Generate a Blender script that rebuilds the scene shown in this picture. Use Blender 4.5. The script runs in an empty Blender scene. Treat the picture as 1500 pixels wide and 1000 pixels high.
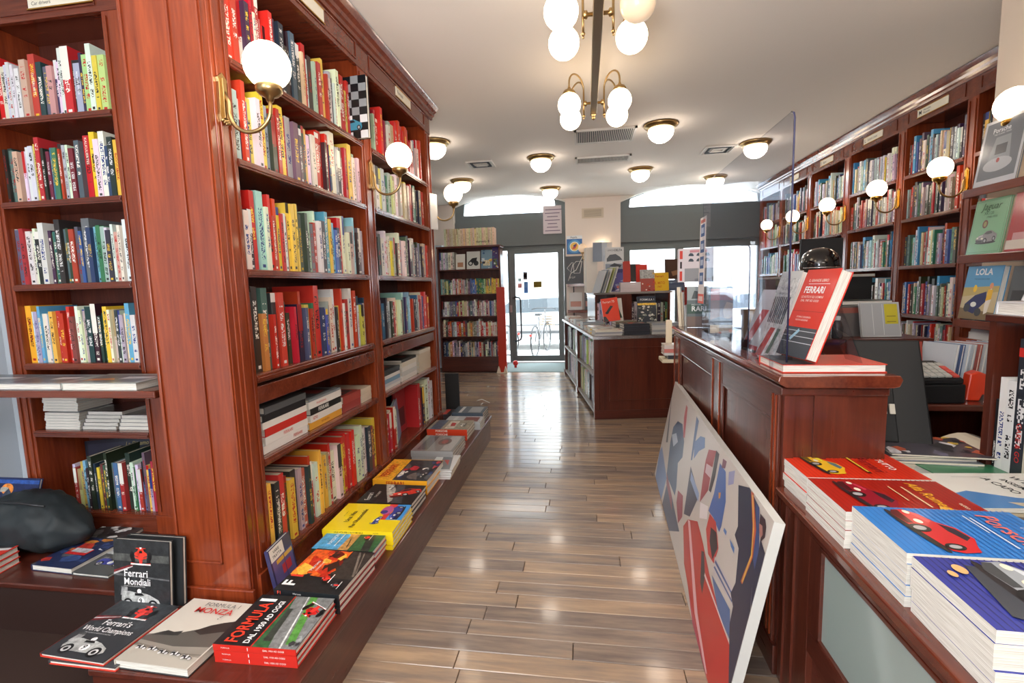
import bpy, math, random
from mathutils import Matrix, Vector
random.seed(7)
S = bpy.context.scene
C = S.collection
# ------------------------------------------------------------------ camera, world, lights, exposure
cam_d = bpy.data.cameras.new('camera'); cam = bpy.data.objects.new('camera', cam_d); C.objects.link(cam)
YAW, PIT, ROL = -0.151196, -0.111370, -0.028982
fw = Vector((math.sin(YAW)*math.cos(PIT), math.cos(YAW)*math.cos(PIT), math.sin(PIT)))
r0 = Vector((math.cos(YAW), -math.sin(YAW), 0)); u0 = r0.cross(fw)
rt = r0*math.cos(ROL) + u0*math.sin(ROL); up = u0*math.cos(ROL) - r0*math.sin(ROL)
cam.matrix_world = Matrix(((rt.x, up.x, -fw.x, 0), (rt.y, up.y, -fw.y, 0), (rt.z, up.z, -fw.z, 1.5), (0, 0, 0, 1)))
cam_d.sensor_width = 36; cam_d.lens = 716.3667/1500*36; cam_d.clip_start = .02; cam_d.clip_end = 200
S.camera = cam
S.view_settings.view_transform = 'Standard'; S.view_settings.look = 'None'
S.view_settings.exposure = 0.0; S.view_settings.gamma = 1.0; S.view_settings.use_curve_mapping = False
W = bpy.data.worlds.new('sky'); S.world = W; W.use_nodes = True
bg = W.node_tree.nodes['Background']; bg.inputs[0].default_value = (.86, .93, 1, 1); bg.inputs[1].default_value = 12.0
GLOBE = 8.0      # radiance of the milk glass globes
def light(name, kind, loc, energy, color=(1, 1, 1), rot=(0, 0, 0), **kw):
    d = bpy.data.lights.new(name, kind); d.energy = energy; d.color = color
    for k, v in kw.items(): setattr(d, k, v)
    o = bpy.data.objects.new(name, d); C.objects.link(o); o.location = loc; o.rotation_euler = rot; o['kind'] = 'helper'
    return o
light('camera_flash', 'POINT', (.02, -.12, 1.66), 24, (1, .96, .92), shadow_soft_size=.05)
light('ceiling_fill', 'SPOT', (-.25, -.15, 1.75), 400, (.96, .97, 1), rot=(math.radians(152), 0, math.radians(6)), spot_size=math.radians(150), spot_blend=1.0, shadow_soft_size=.25)  # extra spot added beside the flash to brighten the ceiling
light('rear_fill', 'AREA', (-1.3, -1.2, 2.95), 70, (.97, .98, 1), shape='RECTANGLE', size=1.4, size_y=1.2)  # unseen area light added behind the camera as cool fill
light('rear_fill', 'AREA', (1.6, -1.0, 2.95), 40, (1, .92, .8), shape='RECTANGLE', size=1.2, size_y=1.0)  # second added fill behind the camera, warmer, no visible fixture

# ------------------------------------------------------------------ helpers
def lin(v):
    v /= 255.0
    return v/12.92 if v <= .04045 else ((v+.055)/1.055)**2.4
def col(c): return (lin(c[0]), lin(c[1]), lin(c[2]), 1.0)
def mat(name, c=(200, 200, 200), rough=.5, metal=0.0, spec=.5, coat=0.0, trans=0.0, emit=None, ior=1.45, alpha=1):
    m = bpy.data.materials.new(name); m.use_nodes = True
    b = m.node_tree.nodes['Principled BSDF']
    b.inputs['Base Color'].default_value = col(c); b.inputs['Roughness'].default_value = rough
    b.inputs['Metallic'].default_value = metal; b.inputs['Specular IOR Level'].default_value = spec
    b.inputs['Coat Weight'].default_value = coat; b.inputs['Coat Roughness'].default_value = .08
    b.inputs['Transmission Weight'].default_value = trans; b.inputs['IOR'].default_value = ior
    if emit: b.inputs['Emission Color'].default_value = (*emit[0], 1); b.inputs['Emission Strength'].default_value = emit[1]
    return m
class NT:
    def __init__(s, m): s.t = m.node_tree; s.b = m.node_tree.nodes.get('Principled BSDF')
    def n(s, typ, **kw):
        o = s.t.nodes.new(typ)
        for k, v in kw.items():
            if k.startswith('i_'):
                k = k[2:]; k = int(k) if k.isdigit() else k.replace('_', ' ')
                s.put(v, o.inputs[k])
            else: setattr(o, k, v)
        return o
    def put(s, v, sock):
        if isinstance(v, bpy.types.NodeSocket): s.t.links.new(v, sock)
        else: sock.default_value = v
    def math(s, op, a, b=0.0, c=None):
        o = s.t.nodes.new('ShaderNodeMath'); o.operation = op; s.put(a, o.inputs[0]); s.put(b, o.inputs[1])
        if c is not None: s.put(c, o.inputs[2])
        return o.outputs[0]
    def mix(s, f, a, b):
        o = s.t.nodes.new('ShaderNodeMix'); o.data_type = 'RGBA'; s.put(f, o.inputs[0]); s.put(a, o.inputs[6]); s.put(b, o.inputs[7])
        return o.outputs[2]
def wood(name, c1, c2, axis, rough=.2, scale=14, coat=.45):
    m = mat(name, c1, rough, coat=coat); t = NT(m)
    tc = t.n('ShaderNodeTexCoord')
    sc = [1.0, 1.0, 1.0]; sc['xyz'.index(axis)] = .07
    mp = t.n('ShaderNodeMapping'); t.put(tc.outputs['Object'], mp.inputs[0]); mp.inputs['Scale'].default_value = sc
    nz = t.n('ShaderNodeTexNoise', i_Scale=float(scale), i_Detail=6.0, i_Roughness=.6); t.put(mp.outputs[0], nz.inputs[0])
    n2 = t.n('ShaderNodeTexNoise', i_Scale=scale*6.0, i_Detail=3.0); t.put(mp.outputs[0], n2.inputs[0])
    f = t.math('MULTIPLY_ADD', n2.outputs[0], .35, t.math('MULTIPLY', nz.outputs[0], .8))
    f = t.n('ShaderNodeMapRange', i_0=f, i_1=.38, i_2=.75).outputs[0]
    t.put(t.mix(f, col(c1), col(c2)), t.b.inputs['Base Color'])
    t.put(t.math('MULTIPLY_ADD', n2.outputs[0], .12, rough-.06), t.b.inputs['Roughness'])
    return m
WV = wood('cherry wood upright', (152, 68, 34), (106, 40, 20), 'z')
WY = wood('cherry wood along', (130, 62, 40), (90, 38, 25), 'y')
WX = wood('cherry wood across', (130, 62, 40), (90, 38, 25), 'x')
DV = wood('mahogany upright', (104, 48, 32), (70, 29, 20), 'z', rough=.3)
DX = wood('mahogany across', (98, 44, 31), (66, 28, 20), 'x', rough=.3)
DY = wood('mahogany along', (98, 44, 31), (66, 28, 20), 'y', rough=.3)
BACK = wood('dark wood back panel', (104, 50, 36), (72, 32, 24), 'z', rough=.5, coat=0)
BRASS = mat('aged brass', (178, 150, 104), .28, metal=1.0)
GOLD = mat('polished brass', (205, 160, 80), .22, metal=1.0)
STEEL = mat('grey painted steel', (112, 120, 122), .45)
STEEL2 = mat('dark grey beam', (112, 118, 120), .55)
BLACK = mat('black plastic', (14, 16, 19), .5)
WHITEP = mat('white plaster', (232, 226, 216), .9)
WALLG = mat('cool grey wall', (196, 204, 212), .85)
CEIL = mat('ceiling paint', (232, 225, 217), .85)
GLASS = mat('window glass', (255, 255, 255), 0.0, trans=1.0, ior=1.45)
def clear(name, tint=(1, 1, 1), refl=.22, rough=0.0):
    m = bpy.data.materials.new(name); m.use_nodes = True; t = m.node_tree; t.nodes.remove(t.nodes['Principled BSDF'])
    out = t.nodes['Material Output']; a = t.nodes.new('ShaderNodeBsdfTransparent'); a.inputs[0].default_value = (*tint, 1)
    g = t.nodes.new('ShaderNodeBsdfGlossy'); g.inputs['Roughness'].default_value = rough; g.inputs[0].default_value = (1, 1, 1, 1)
    fr = t.nodes.new('ShaderNodeFresnel'); fr.inputs[0].default_value = 1.3
    ge = t.nodes.new('ShaderNodeNewGeometry'); inv = t.nodes.new('ShaderNodeMath'); inv.operation = 'SUBTRACT'; inv.inputs[0].default_value = 1.0; t.links.new(ge.outputs['Backfacing'], inv.inputs[1])
    mi = t.nodes.new('ShaderNodeMath'); mi.operation = 'MINIMUM'; t.links.new(fr.outputs[0], mi.inputs[0]); mi.inputs[1].default_value = refl
    ml = t.nodes.new('ShaderNodeMath'); ml.operation = 'MULTIPLY'; t.links.new(mi.outputs[0], ml.inputs[0]); t.links.new(inv.outputs[0], ml.inputs[1])
    mx = t.nodes.new('ShaderNodeMixShader'); t.links.new(ml.outputs[0], mx.inputs[0])
    t.links.new(a.outputs[0], mx.inputs[1]); t.links.new(g.outputs[0], mx.inputs[2]); t.links.new(mx.outputs[0], out.inputs[0])
    return m
PANE = clear('clear pane', (.97, .985, .98))
ACRYL = clear('acrylic', (.86, .87, .90))
ACRED = mat('acrylic edge', (70, 70, 95), .15, alpha=1)
FILM = clear('shrink wrap', (.93, .93, .94), rough=.12)
OPAL = mat('opal glass', (255, 240, 215), .2, emit=((1, .80, .56), GLOBE))
OPAL2 = mat('opal glass ceiling', (255, 246, 232), .2, emit=((1, .86, .72), GLOBE*1.9))
OPAL3 = mat('faint glow opal glass', (228, 200, 165), .2, emit=((1, .8, .6), .25))  # faint glow put into the glass of the unlit globes
def attr_mat(name, rough, coat=0.0, spec=.5):
    m = mat(name, (255, 255, 255), rough, coat=coat, spec=spec); t = NT(m)
    a = t.n('ShaderNodeAttribute', attribute_name='col'); t.put(a.outputs['Color'], t.b.inputs['Base Color'])
    return m
PRINT = attr_mat('glossy print', .3, coat=.15)
MATTE = attr_mat('matt painted', .7)
PHOTO = attr_mat('photo print', .35)
t = NT(PHOTO); a = t.n('ShaderNodeAttribute', attribute_name='col'); tc = t.n('ShaderNodeTexCoord')
nz = t.n('ShaderNodeTexNoise', i_Scale=42.0, i_Detail=5.0, i_Roughness=.7); t.put(tc.outputs['Object'], nz.inputs[0])
hv = t.n('ShaderNodeHueSaturation'); t.put(a.outputs['Color'], hv.inputs['Color'])
t.put(t.n('ShaderNodeMapRange', i_0=nz.outputs[0], i_1=.35, i_2=.65, i_3=.62, i_4=1.4).outputs[0], hv.inputs['Value'])
t.put(hv.outputs[0], t.b.inputs['Base Color'])
PAGES = mat('paper pages', (226, 218, 200), .85); t = NT(PAGES); tc = t.n('ShaderNodeTexCoord')
wv = t.n('ShaderNodeTexNoise', i_Scale=3.0, i_Detail=2.0); mp = t.n('ShaderNodeMapping'); mp.inputs['Scale'].default_value = (4, 4, 320)
t.put(tc.outputs['Object'], mp.inputs[0]); t.put(mp.outputs[0], wv.inputs[0])
t.put(t.mix(t.n('ShaderNodeMapRange', i_0=wv.outputs[0], i_1=.4, i_2=.6).outputs[0], col((240, 238, 230)), col((206, 202, 192))), t.b.inputs['Base Color'])
PAGEV = mat('paper pages upright', (216, 206, 186), .85)
# book spines: base colour and accent from mesh attributes, small type-like marks printed along the spine
SPINE = attr_mat('book cloth and print', .34, coat=.12); t = NT(SPINE)
at = t.n('ShaderNodeAttribute', attribute_name='col'); ac = t.n('ShaderNodeAttribute', attribute_name='acc'); rn = t.n('ShaderNodeAttribute', attribute_name='rnd')
uv = t.n('ShaderNodeUVMap', uv_map='uv'); sp = t.n('ShaderNodeSeparateXYZ'); t.put(uv.outputs[0], sp.inputs[0])
U, V, R = sp.outputs[0], sp.outputs[1], rn.outputs['Fac']
def cell(nv, nu, seed, th):
    cb = t.n('ShaderNodeCombineXYZ'); t.put(t.math('FLOOR', t.math('MULTIPLY', V, nv)), cb.inputs[0]); t.put(t.math('FLOOR', t.math('MULTIPLY', U, nu)), cb.inputs[1])
    t.put(t.math('MULTIPLY_ADD', R, 97.0, seed), cb.inputs[2])
    w = t.n('ShaderNodeTexWhiteNoise'); t.put(cb.outputs[0], w.inputs[0]); return t.math('GREATER_THAN', w.outputs[0], th)
def band(x, a_, b_): return t.math('MULTIPLY', t.math('GREATER_THAN', x, a_), t.math('LESS_THAN', x, b_))
lo = t.math('MULTIPLY_ADD', R, .3, .12); hi = t.math('MULTIPLY_ADD', t.math('FRACT', t.math('MULTIPLY', R, 7.3)), .25, .68)
title = t.math('MULTIPLY', t.math('MULTIPLY', band(V, lo, hi), band(U, .22, .78)), t.math('MULTIPLY', cell(84.0, 6.0, 0.0, .5), cell(15.0, 1.0, 5.0, .2)))
logo = t.math('MULTIPLY', t.math('MULTIPLY', band(V, .035, .075), band(U, .25, .75)), t.math('GREATER_THAN', t.math('FRACT', t.math('MULTIPLY', R, 13.7)), .35))
blk = t.math('MULTIPLY', t.math('GREATER_THAN', V, t.math('MULTIPLY_ADD', t.math('FRACT', t.math('MULTIPLY', R, 3.1)), .5, .45)), t.math('GREATER_THAN', t.math('FRACT', t.math('MULTIPLY', R, 29.0)), .86))
mk = t.math('MAXIMUM', title, t.math('MAXIMUM', logo, blk))
mk = t.math('MULTIPLY', mk, t.math('GREATER_THAN', V, 0.0))
t.put(t.mix(mk, at.outputs['Color'], ac.outputs['Color']), t.b.inputs['Base Color'])

class MB:
    """collects faces; each face has a colour, a material slot, optional uv and accent"""
    def __init__(s): s.v = []; s.f = []; s.m = []; s.c = []; s.uv = []; s.a = []; s.r = []; s.T = None; s.sm = []
    def add(s, vs, fs, m=0, c=(1, 1, 1, 1), sm=False):
        b = len(s.v)
        if s.T is not None: vs = [s.T @ Vector(p) for p in vs]
        s.v += [tuple(p) for p in vs]
        for f in fs:
            s.f.append([b+i for i in f]); s.m.append(m); s.c.append(c); s.uv.append(None); s.a.append((0, 0, 0, 1)); s.r.append(0.0); s.sm.append(sm)
        return s
    def box(s, x0, y0, z0, x1, y1, z1, m=0, c=(1, 1, 1, 1)):
        vs = [(x0, y0, z0), (x1, y0, z0), (x1, y1, z0), (x0, y1, z0), (x0, y0, z1), (x1, y0, z1), (x1, y1, z1), (x0, y1, z1)]
        return s.add(vs, [(0, 3, 2, 1), (4, 5, 6, 7), (0, 1, 5, 4), (1, 2, 6, 5), (2, 3, 7, 6), (3, 0, 4, 7)], m, c)
    def prism(s, pts, a, b, ax='z', m=0, c=(1, 1, 1, 1)):
        def P(p, h): return {'z': (p[0], p[1], h), 'y': (p[0], h, p[1]), 'x': (h, p[0], p[1])}[ax]
        n = len(pts); vs = [P(p, a) for p in pts] + [P(p, b) for p in pts]
        fs = [tuple(range(n)), tuple(range(2*n-1, n-1, -1))] + [(i, i+n, (i+1) % n+n, (i+1) % n) for i in range(n)]
        return s.add(vs, fs, m, c)
    def poly(s, pts, m=0, c=(1, 1, 1, 1)): return s.add(pts, [tuple(range(len(pts)))], m, c)
    def lathe(s, prof, n=24, ctr=(0, 0, 0), m=0, c=(1, 1, 1, 1), ax='z'):
        vs = []; k = len(prof)
        for i in range(n):
            a = 2*math.pi*i/n
            for r, h in prof:
                x, y = r*math.cos(a), r*math.sin(a)
                p = {'z': (x, y, h), 'x': (h, x, y), 'y': (x, h, y)}[ax]; vs.append((p[0]+ctr[0], p[1]+ctr[1], p[2]+ctr[2]))
        fs = [(i*k+j, ((i+1) % n)*k+j, ((i+1) % n)*k+j+1, i*k+j+1) for i in range(n) for j in range(k-1)]
        return s.add(vs, fs, m, c, True)
    def ball(s, ctr, r, rz=None, n=20, m=0, c=(1, 1, 1, 1)):
        rz = rz or r
        return s.lathe([(max(1e-4, r*math.sin(math.pi*j/12)), -rz*math.cos(math.pi*j/12)) for j in range(13)], n, ctr, m, c)
    def tube(s, path, r, n=8, m=0, c=(1, 1, 1, 1)):
        P = [Vector(p) for p in path]; vs = []; N = len(P)
        d = (P[1]-P[0]).normalized(); u = d.orthogonal().normalized()
        for i in range(N):
            d = (P[min(i+1, N-1)]-P[max(i-1, 0)]).normalized(); u = (u-d*u.dot(d)).normalized(); w = d.cross(u)
            rr = r[i] if isinstance(r, (list, tuple)) else r
            for k in range(n):
                a = 2*math.pi*k/n; vs.append(P[i]+u*rr*math.cos(a)+w*rr*math.sin(a))
        fs = [(i*n+k, i*n+(k+1) % n, (i+1)*n+(k+1) % n, (i+1)*n+k) for i in range(N-1) for k in range(n)]
        fs += [tuple(range(n-1, -1, -1)), tuple((N-1)*n+k for k in range(n))]
        return s.add(vs, fs, m, c, True)
    def mesh(s, name, mats):
        me = bpy.data.meshes.new(name); me.from_pydata(s.v, [], s.f)
        for m in mats: me.materials.append(m)
        me.polygons.foreach_set('material_index', s.m); me.polygons.foreach_set('use_smooth', s.sm)
        names = {m.name for m in mats}
        if names & {'glossy print', 'matt painted', 'photo print', 'book cloth and print'}:
            a = me.color_attributes.new('col', 'FLOAT_COLOR', 'CORNER'); buf = []
            for f, c in zip(s.f, s.c): buf += list(c)*len(f)
            a.data.foreach_set('color', buf)
        if 'book cloth and print' in names:
            a = me.color_attributes.new('acc', 'FLOAT_COLOR', 'CORNER'); buf = []
            for f, c in zip(s.f, s.a): buf += list(c)*len(f)
            a.data.foreach_set('color', buf)
            a = me.attributes.new('rnd', 'FLOAT', 'FACE'); a.data.foreach_set('value', s.r)
            l = me.uv_layers.new(name='uv'); buf = []
            for f, q in zip(s.f, s.uv):
                if q is None: buf += [-1.0, -1.0]*len(f)
                else: buf += list(q)
            l.data.foreach_set('uv', buf)
        me.update(); return me
    def build(s, name, mats, parent=None, M=None, label=None, cat=None, group=None, kind=None, bevel=0):
        if not isinstance(mats, (list, tuple)): mats = [mats]
        o = bpy.data.objects.new(name, s.mesh(name, mats)); C.objects.link(o); o.parent = parent
        if M is not None: o.matrix_world = M
        if bevel:
            b = o.modifiers.new('bevel', 'BEVEL'); b.width = bevel; b.segments = 2; b.limit_method = 'ANGLE'
        return tag(o, label, cat, group, kind)
def tag(o, label=None, cat=None, group=None, kind=None):
    if label: o['label'] = label
    if cat: o['category'] = cat
    if group: o['group'] = group
    if kind: o['kind'] = kind
    return o
def empty(name, label=None, cat=None, M=None, loc=None, rz=0, group=None):
    o = bpy.data.objects.new(name, None); C.objects.link(o); o.empty_display_size = .05
    if loc is not None: M = Matrix.Translation(loc) @ Matrix.Rotation(rz, 4, 'Z')
    if M is not None: o.matrix_world = M
    return tag(o, label, cat, group)
def part(name, mb, mats, root, label=None, bevel=0, kind=None):
    """part of a thing, in the thing's local coordinates"""
    if not isinstance(mats, (list, tuple)): mats = [mats]
    o = bpy.data.objects.new(name, mb.mesh(name, mats)); C.objects.link(o); o.parent = root
    if bevel:
        b = o.modifiers.new('bevel', 'BEVEL'); b.width = bevel; b.segments = 2; b.limit_method = 'ANGLE'
    return tag(o, label, kind=kind)
def copytree(o, parent=None):
    c = o.copy(); C.objects.link(c); c.parent = parent
    for ch in list(o.children): copytree(ch, c)
    return c
def frame(o, x, y):
    """matrix with given origin, x axis and y axis"""
    x = Vector(x).normalized(); z = x.cross(Vector(y)).normalized(); y = z.cross(x)
    return Matrix(((x.x, y.x, z.x, o[0]), (x.y, y.y, z.y, o[1]), (x.z, y.z, z.z, o[2]), (0, 0, 0, 1)))
def text(body, size, c, M, parent, name='title', bold=0.0, shear=0.0, squeeze=1.0, m=None, align='LEFT'):
    cu = bpy.data.curves.new('t', 'FONT'); cu.body = body; cu.size = size; cu.offset = bold*size; cu.shear = shear; cu.resolution_u = 2
    cu.align_x = align; cu.align_y = 'CENTER'
    ob = bpy.data.objects.new('t', cu); me = bpy.data.meshes.new_from_object(ob); bpy.data.objects.remove(ob)
    me.materials.clear(); me.materials.append(m or MATTE)
    a = me.color_attributes.new('col', 'FLOAT_COLOR', 'CORNER'); a.data.foreach_set('color', list(col(c))*len(me.loops))
    o = bpy.data.objects.new(name, me); C.objects.link(o); o.parent = parent
    o.matrix_local = M @ Matrix.Diagonal((squeeze, 1, 1, 1)); return o
def TR(x, y, z=0, rz=0): return Matrix.Translation((x, y, z)) @ Matrix.Rotation(math.radians(rz), 4, 'Z')
# ------------------------------------------------------------------ the setting
CZ = 3.11; YB = 9.45
def struct(name, mb, mats, label=None, bevel=0): return mb.build(name, mats, kind='structure', label=label, bevel=bevel)
floor = struct('floor', MB().box(-3.9, -3.2, -.12, 3.4, 9.7, -.014), mat('dark floor bed', (48, 34, 26), .7))
FL = mat('oak plank', (150, 120, 95), .3, coat=.35); t = NT(FL)
oi = t.n('ShaderNodeObjectInfo'); tc = t.n('ShaderNodeTexCoord'); gm = t.n('ShaderNodeNewGeometry')
mp = t.n('ShaderNodeMapping'); mp.inputs['Scale'].default_value = (1.6, 16, 1)
ad = t.n('ShaderNodeVectorMath', operation='ADD'); t.put(gm.outputs['Position'], ad.inputs[0])
cb = t.n('ShaderNodeCombineXYZ'); t.put(t.math('MULTIPLY', oi.outputs['Random'], 50.0), cb.inputs[0]); t.put(t.math('MULTIPLY', oi.outputs['Random'], 31.0), cb.inputs[2])
t.put(cb.outputs[0], ad.inputs[1]); t.put(ad.outputs[0], mp.inputs[0])
nz = t.n('ShaderNodeTexNoise', i_Scale=1.6, i_Detail=7.0, i_Roughness=.62); t.put(mp.outputs[0], nz.inputs[0])
rmp = t.n('ShaderNodeValToRGB'); t.put(t.math('ADD', t.math('MULTIPLY', nz.outputs[0], .95), t.math('MULTIPLY_ADD', oi.outputs['Random'], .30, -.14)), rmp.inputs[0])
el = rmp.color_ramp.elements; el[0].position = .25; el[0].color = col((118, 104, 96)); el[1].position = .72; el[1].color = col((182, 154, 126))
e = el.new(.42); e.color = col((142, 124, 110)); e = el.new(.56); e.color = col((160, 136, 114))
t.put(rmp.outputs[0], t.b.inputs['Base Color']); t.put(t.math('MULTIPLY_ADD', nz.outputs[0], .18, .13), t.b.inputs['Roughness'])
PW = .0985; pm = {}
def plank_mesh(L):
    L = round(L, 2)
    if L not in pm:
        mb = MB(); w = PW/2-.0011; l = L/2-.0014; b = .0022
        vs = [(-l, -w, -.014), (l, -w, -.014), (l, w, -.014), (-l, w, -.014), (-l, -w, -b), (l, -w, -b), (l, w, -b), (-l, w, -b),
              (-l+b, -w+b, 0), (l-b, -w+b, 0), (l-b, w-b, 0), (-l+b, w-b, 0)]
        mb.add(vs, [(8, 9, 10, 11), (4, 5, 9, 8), (5, 6, 10, 9), (6, 7, 11, 10), (7, 4, 8, 11), (0, 1, 5, 4), (1, 2, 6, 5), (2, 3, 7, 6), (3, 0, 4, 7)])
        pm[L] = mb.mesh('plank', [FL])
    return pm[L]
rp = random.Random(3); npk = 0; rest = MB()
row = 0; y = .35
Y_MAT = 8.43
while y < Y_MAT-.01:
    yc = y+PW/2
    ranges = [(-1.05, .80)] if y < 4.6 else [(-2.6, .45)] if y > 5.2 else [(-1.9, 1.1)]
    for (a, b) in ranges:
        x = a-rp.uniform(0, .5)
        while x < b:
            L = rp.choice([.7, .8, .9, 1.0, 1.1, 1.2, 1.3]); L = L if y < 4.6 else L+.35
            if y >= .9 and npk < 300:
                o = bpy.data.objects.new('plank', plank_mesh(L)); C.objects.link(o); o.parent = floor; o.location = (x+L/2, yc, 0); npk += 1
            else: rest.box(x+.001, y+.001, -.014, x+L-.001, y+PW-.001, 0)
            x += L
        hi = x
        if y < 5.2: rest.box(hi+.001, y+.001, -.014, 3.2, y+PW-.001, 0)
        else: rest.box(hi+.001, y+.001, -.014, 1.6, y+PW-.001, 0); rest.box(1.602, y+.001, -.014, 3.2, y+PW-.001, 0)
    y += PW
yy = -3.1
while yy < .25: rest.box(-3.5, yy, -.014, 3.2, yy+PW-.001, 0); yy += PW
part('plank_rows', rest, FL, floor, kind='stuff')
for n_, (x0, x1) in enumerate(((-3.4, -1.05),)):
    pass
struct('trim_1', MB().box(-1.5, 8.43, -.013, -.34, 9.42, .006), mat('grey green entrance mat', (122, 138, 138), .8), 'grey green entrance mat set in the floor before the door')
struct('floor_2', MB().box(-3.55, .2, -.013, -1.0, 2.2, .002), mat('added dark brown floor sheet', (52, 33, 26), .95), 'added dark brown floor sheet beside the display plinth')  # dark sheet added over the floor to keep this corner dark
def arcz(x):
    if -2.52 <= x <= -.36: h = 1-((x+1.44)/1.08)**2; return 3.06+.22*h
    if .66 <= x <= 3.2: h = 1-((x-1.93)/1.27)**2; return 3.0+.28*h
    return CZ
mb = MB(); mb.box(-3.9, -3.2, CZ, 3.5, 8.75, CZ+.02); N_ = 74
for i in range(N_):
    xa, xb = -3.9+7.4*i/N_, -3.9+7.4*(i+1)/N_; za, zb = max(CZ, arcz(xa)), max(CZ, arcz(xb))
    mb.add([(xa, 8.75, CZ), (xb, 8.75, CZ), (xb, YB+.31, zb), (xa, YB+.31, za)], [(0, 3, 2, 1)], 0, (1, 1, 1, 1), True)
mb.box(-3.9, -3.2, CZ+.3, 3.5, 9.8, CZ+.34)
struct('ceiling', mb, CEIL)
WARMW = mat('warm white wall', (224, 208, 190), .85)
struct('wall_left', MB().box(-3.9, 2.56, 0, -3.45, 9.5, CZ), WALLG)
struct('wall_left_front', MB().box(-3.7, -3.1, 0, -3.55, 2.5, CZ), WALLG)
struct('wall_left_return', MB().box(-3.7, 2.5, 0, -2.2, 2.58, CZ), WALLG)
struct('wall_right', MB().box(3.36, -3.1, 0, 3.5, 9.5, CZ), WHITEP)
struct('wall_right_pillar', MB().box(2.36, .2, 0, 3.355, 3.36, CZ), WARMW)
# rear wall behind the camera; its unseen opening is sized to admit fill daylight
mb = MB(); mb.box(-3.7, -3.2, 0, 3.5, -3.1, .5); mb.box(-3.7, -3.2, 2.8, 3.5, -3.1, CZ); mb.box(-3.7, -3.2, .5, -2.6, -3.1, 2.8); mb.box(-1.2, -3.2, .5, 3.5, -3.1, 2.8)
struct('wall_front', mb, WHITEP)
# back wall: solid pier, left pier, arched openings with steel frames
mb = MB(); mb.box(-3.6, YB, 0, -2.52, YB+.3, CZ); mb.box(-.36, YB, 0, .66, YB+.3, CZ); mb.box(3.2, YB, 0, 3.5, YB+.3, CZ)
struct('wall_back', mb, mat('pinkish white wall', (236, 224, 214), .85))
def arch_spandrel(x0, x1, zs, zt):
    """wall above a segmental arch from (x0,zs) over the crown zt to (x1,zs)"""
    n = 16; mb = MB(); cx = (x0+x1)/2; hw = (x1-x0)/2
    pts = [(x0+(x1-x0)*i/n, zs+(zt-zs)*(1-((x0+(x1-x0)*i/n-cx)/hw)**2)) for i in range(n+1)]
    for i in range(n): mb.prism([pts[i], pts[i+1], (pts[i+1][0], max(CZ, pts[i+1][1])+.05), (pts[i][0], max(CZ, pts[i][1])+.05)], YB, YB+.3, 'y')
    return mb
struct('wall_back_arch_left', arch_spandrel(-2.52, -.36, 3.06, 3.28), WHITEP)
struct('wall_back_arch_right', arch_spandrel(.66, 3.2, 3.0, 3.28), WHITEP)
def arch_window(name, label, x0, x1, zs, zt, gx0, gx1, gz, b0, b1):
    """fanlight frame with curved head above a deep steel beam"""
    root = empty(name, label); root['kind'] = 'structure'
    n = 16; mb = MB(); y0, y1 = YB+.12, YB+.2; cx = (x0+x1)/2; hw = (x1-x0)/2
    def zo(x): return zs+(zt-zs)*(1-((x-cx)/hw)**2)
    X = [gx0+(gx1-gx0)*i/n for i in range(n+1)]
    for i in range(n): mb.prism([(X[i], zo(X[i])-.03), (X[i+1], zo(X[i+1])-.03), (X[i+1], zo(X[i+1])+.05), (X[i], zo(X[i])+.05)], y0, y1, 'y')
    mb.prism([(x0, b1), (gx0, b1), (gx0+.04, zo(gx0)+.02), (x0, zo(x0)+.04)], y0, y1, 'y'); mb.prism([(gx1, b1), (x1, b1), (x1, zo(x1)+.04), (gx1-.04, zo(gx1)+.02)], y0, y1, 'y')
    mb.box(gx0, y0+.002, b1, gx1, y1, gz); mb.box(x0, y0-.03, b1-.03, x1, y0+.01, b1)
    part('window_frame', mb, STEEL, root)
    part('pane', MB().box(gx0-.02, y0+.03, gz-.02, gx1+.02, y0+.036, zt), PANE, root)
    mb = MB(); mb.box(x0, y0-.05, b0, x1, y1+.04, b1-.03); mb.box(x0, y0-.07, b0, x1, y1, b0+.06)
    part('beam', mb, STEEL2, root)
    return root
w1 = arch_window('window_1', 'grey steel arched fanlight over the glass door', -2.52, -.36, 3.08, 3.30, -2.36, -.53, 2.90, 2.28, 2.78)
w2 = arch_window('window_2', 'grey steel arched fanlight beyond the white pier', .66, 3.2, 3.02, 3.30, .81, 3.1, 2.91, 2.26, 2.78)
# door with glass leaf
d = empty('door_1', 'grey steel framed glass entrance door'); d['kind'] = 'structure'; y0 = YB+.12
mb = MB(); mb.box(-1.62, y0, 0, -1.60, y0+.08, 2.28); mb.box(-1.50, y0, 0, -1.455, y0+.08, 2.28); mb.box(-.405, y0, 0, -.36, y0+.08, 2.28); mb.box(-1.62, y0+.002, 2.2, -.36, y0+.078, 2.282)
part('door_frame', mb, STEEL, d)
mb = MB(); mb.box(-1.45, y0-.02, .02, -1.355, y0+.04, 2.2); mb.box(-.52, y0-.02, .02, -.408, y0+.04, 2.2); mb.box(-1.356, y0-.018, 2.13, -.519, y0+.038, 2.199); mb.box(-1.356, y0-.018, .021, -.519, y0+.038, .135)
leaf = part('door_leaf', mb, STEEL, d, bevel=.004)
part('pane', MB().box(-1.36, y0+.006, .13, -.515, y0+.014, 2.135), PANE, d)
part('pane', MB().box(-1.6, y0+.03, .02, -1.5, y0+.036, 2.2), PANE, d)
mb = MB(); mb.tube([(-1.40, y0-.02, 1.28), (-1.36, y0-.09, 1.30), (-1.27, y0-.1, 1.28), (-1.25, y0-.1, 1.22), (-1.25, y0-.1, .52), (-1.27, y0-.1, .46), (-1.36, y0-.09, .43), (-1.40, y0-.02, .44)], .016)
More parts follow.
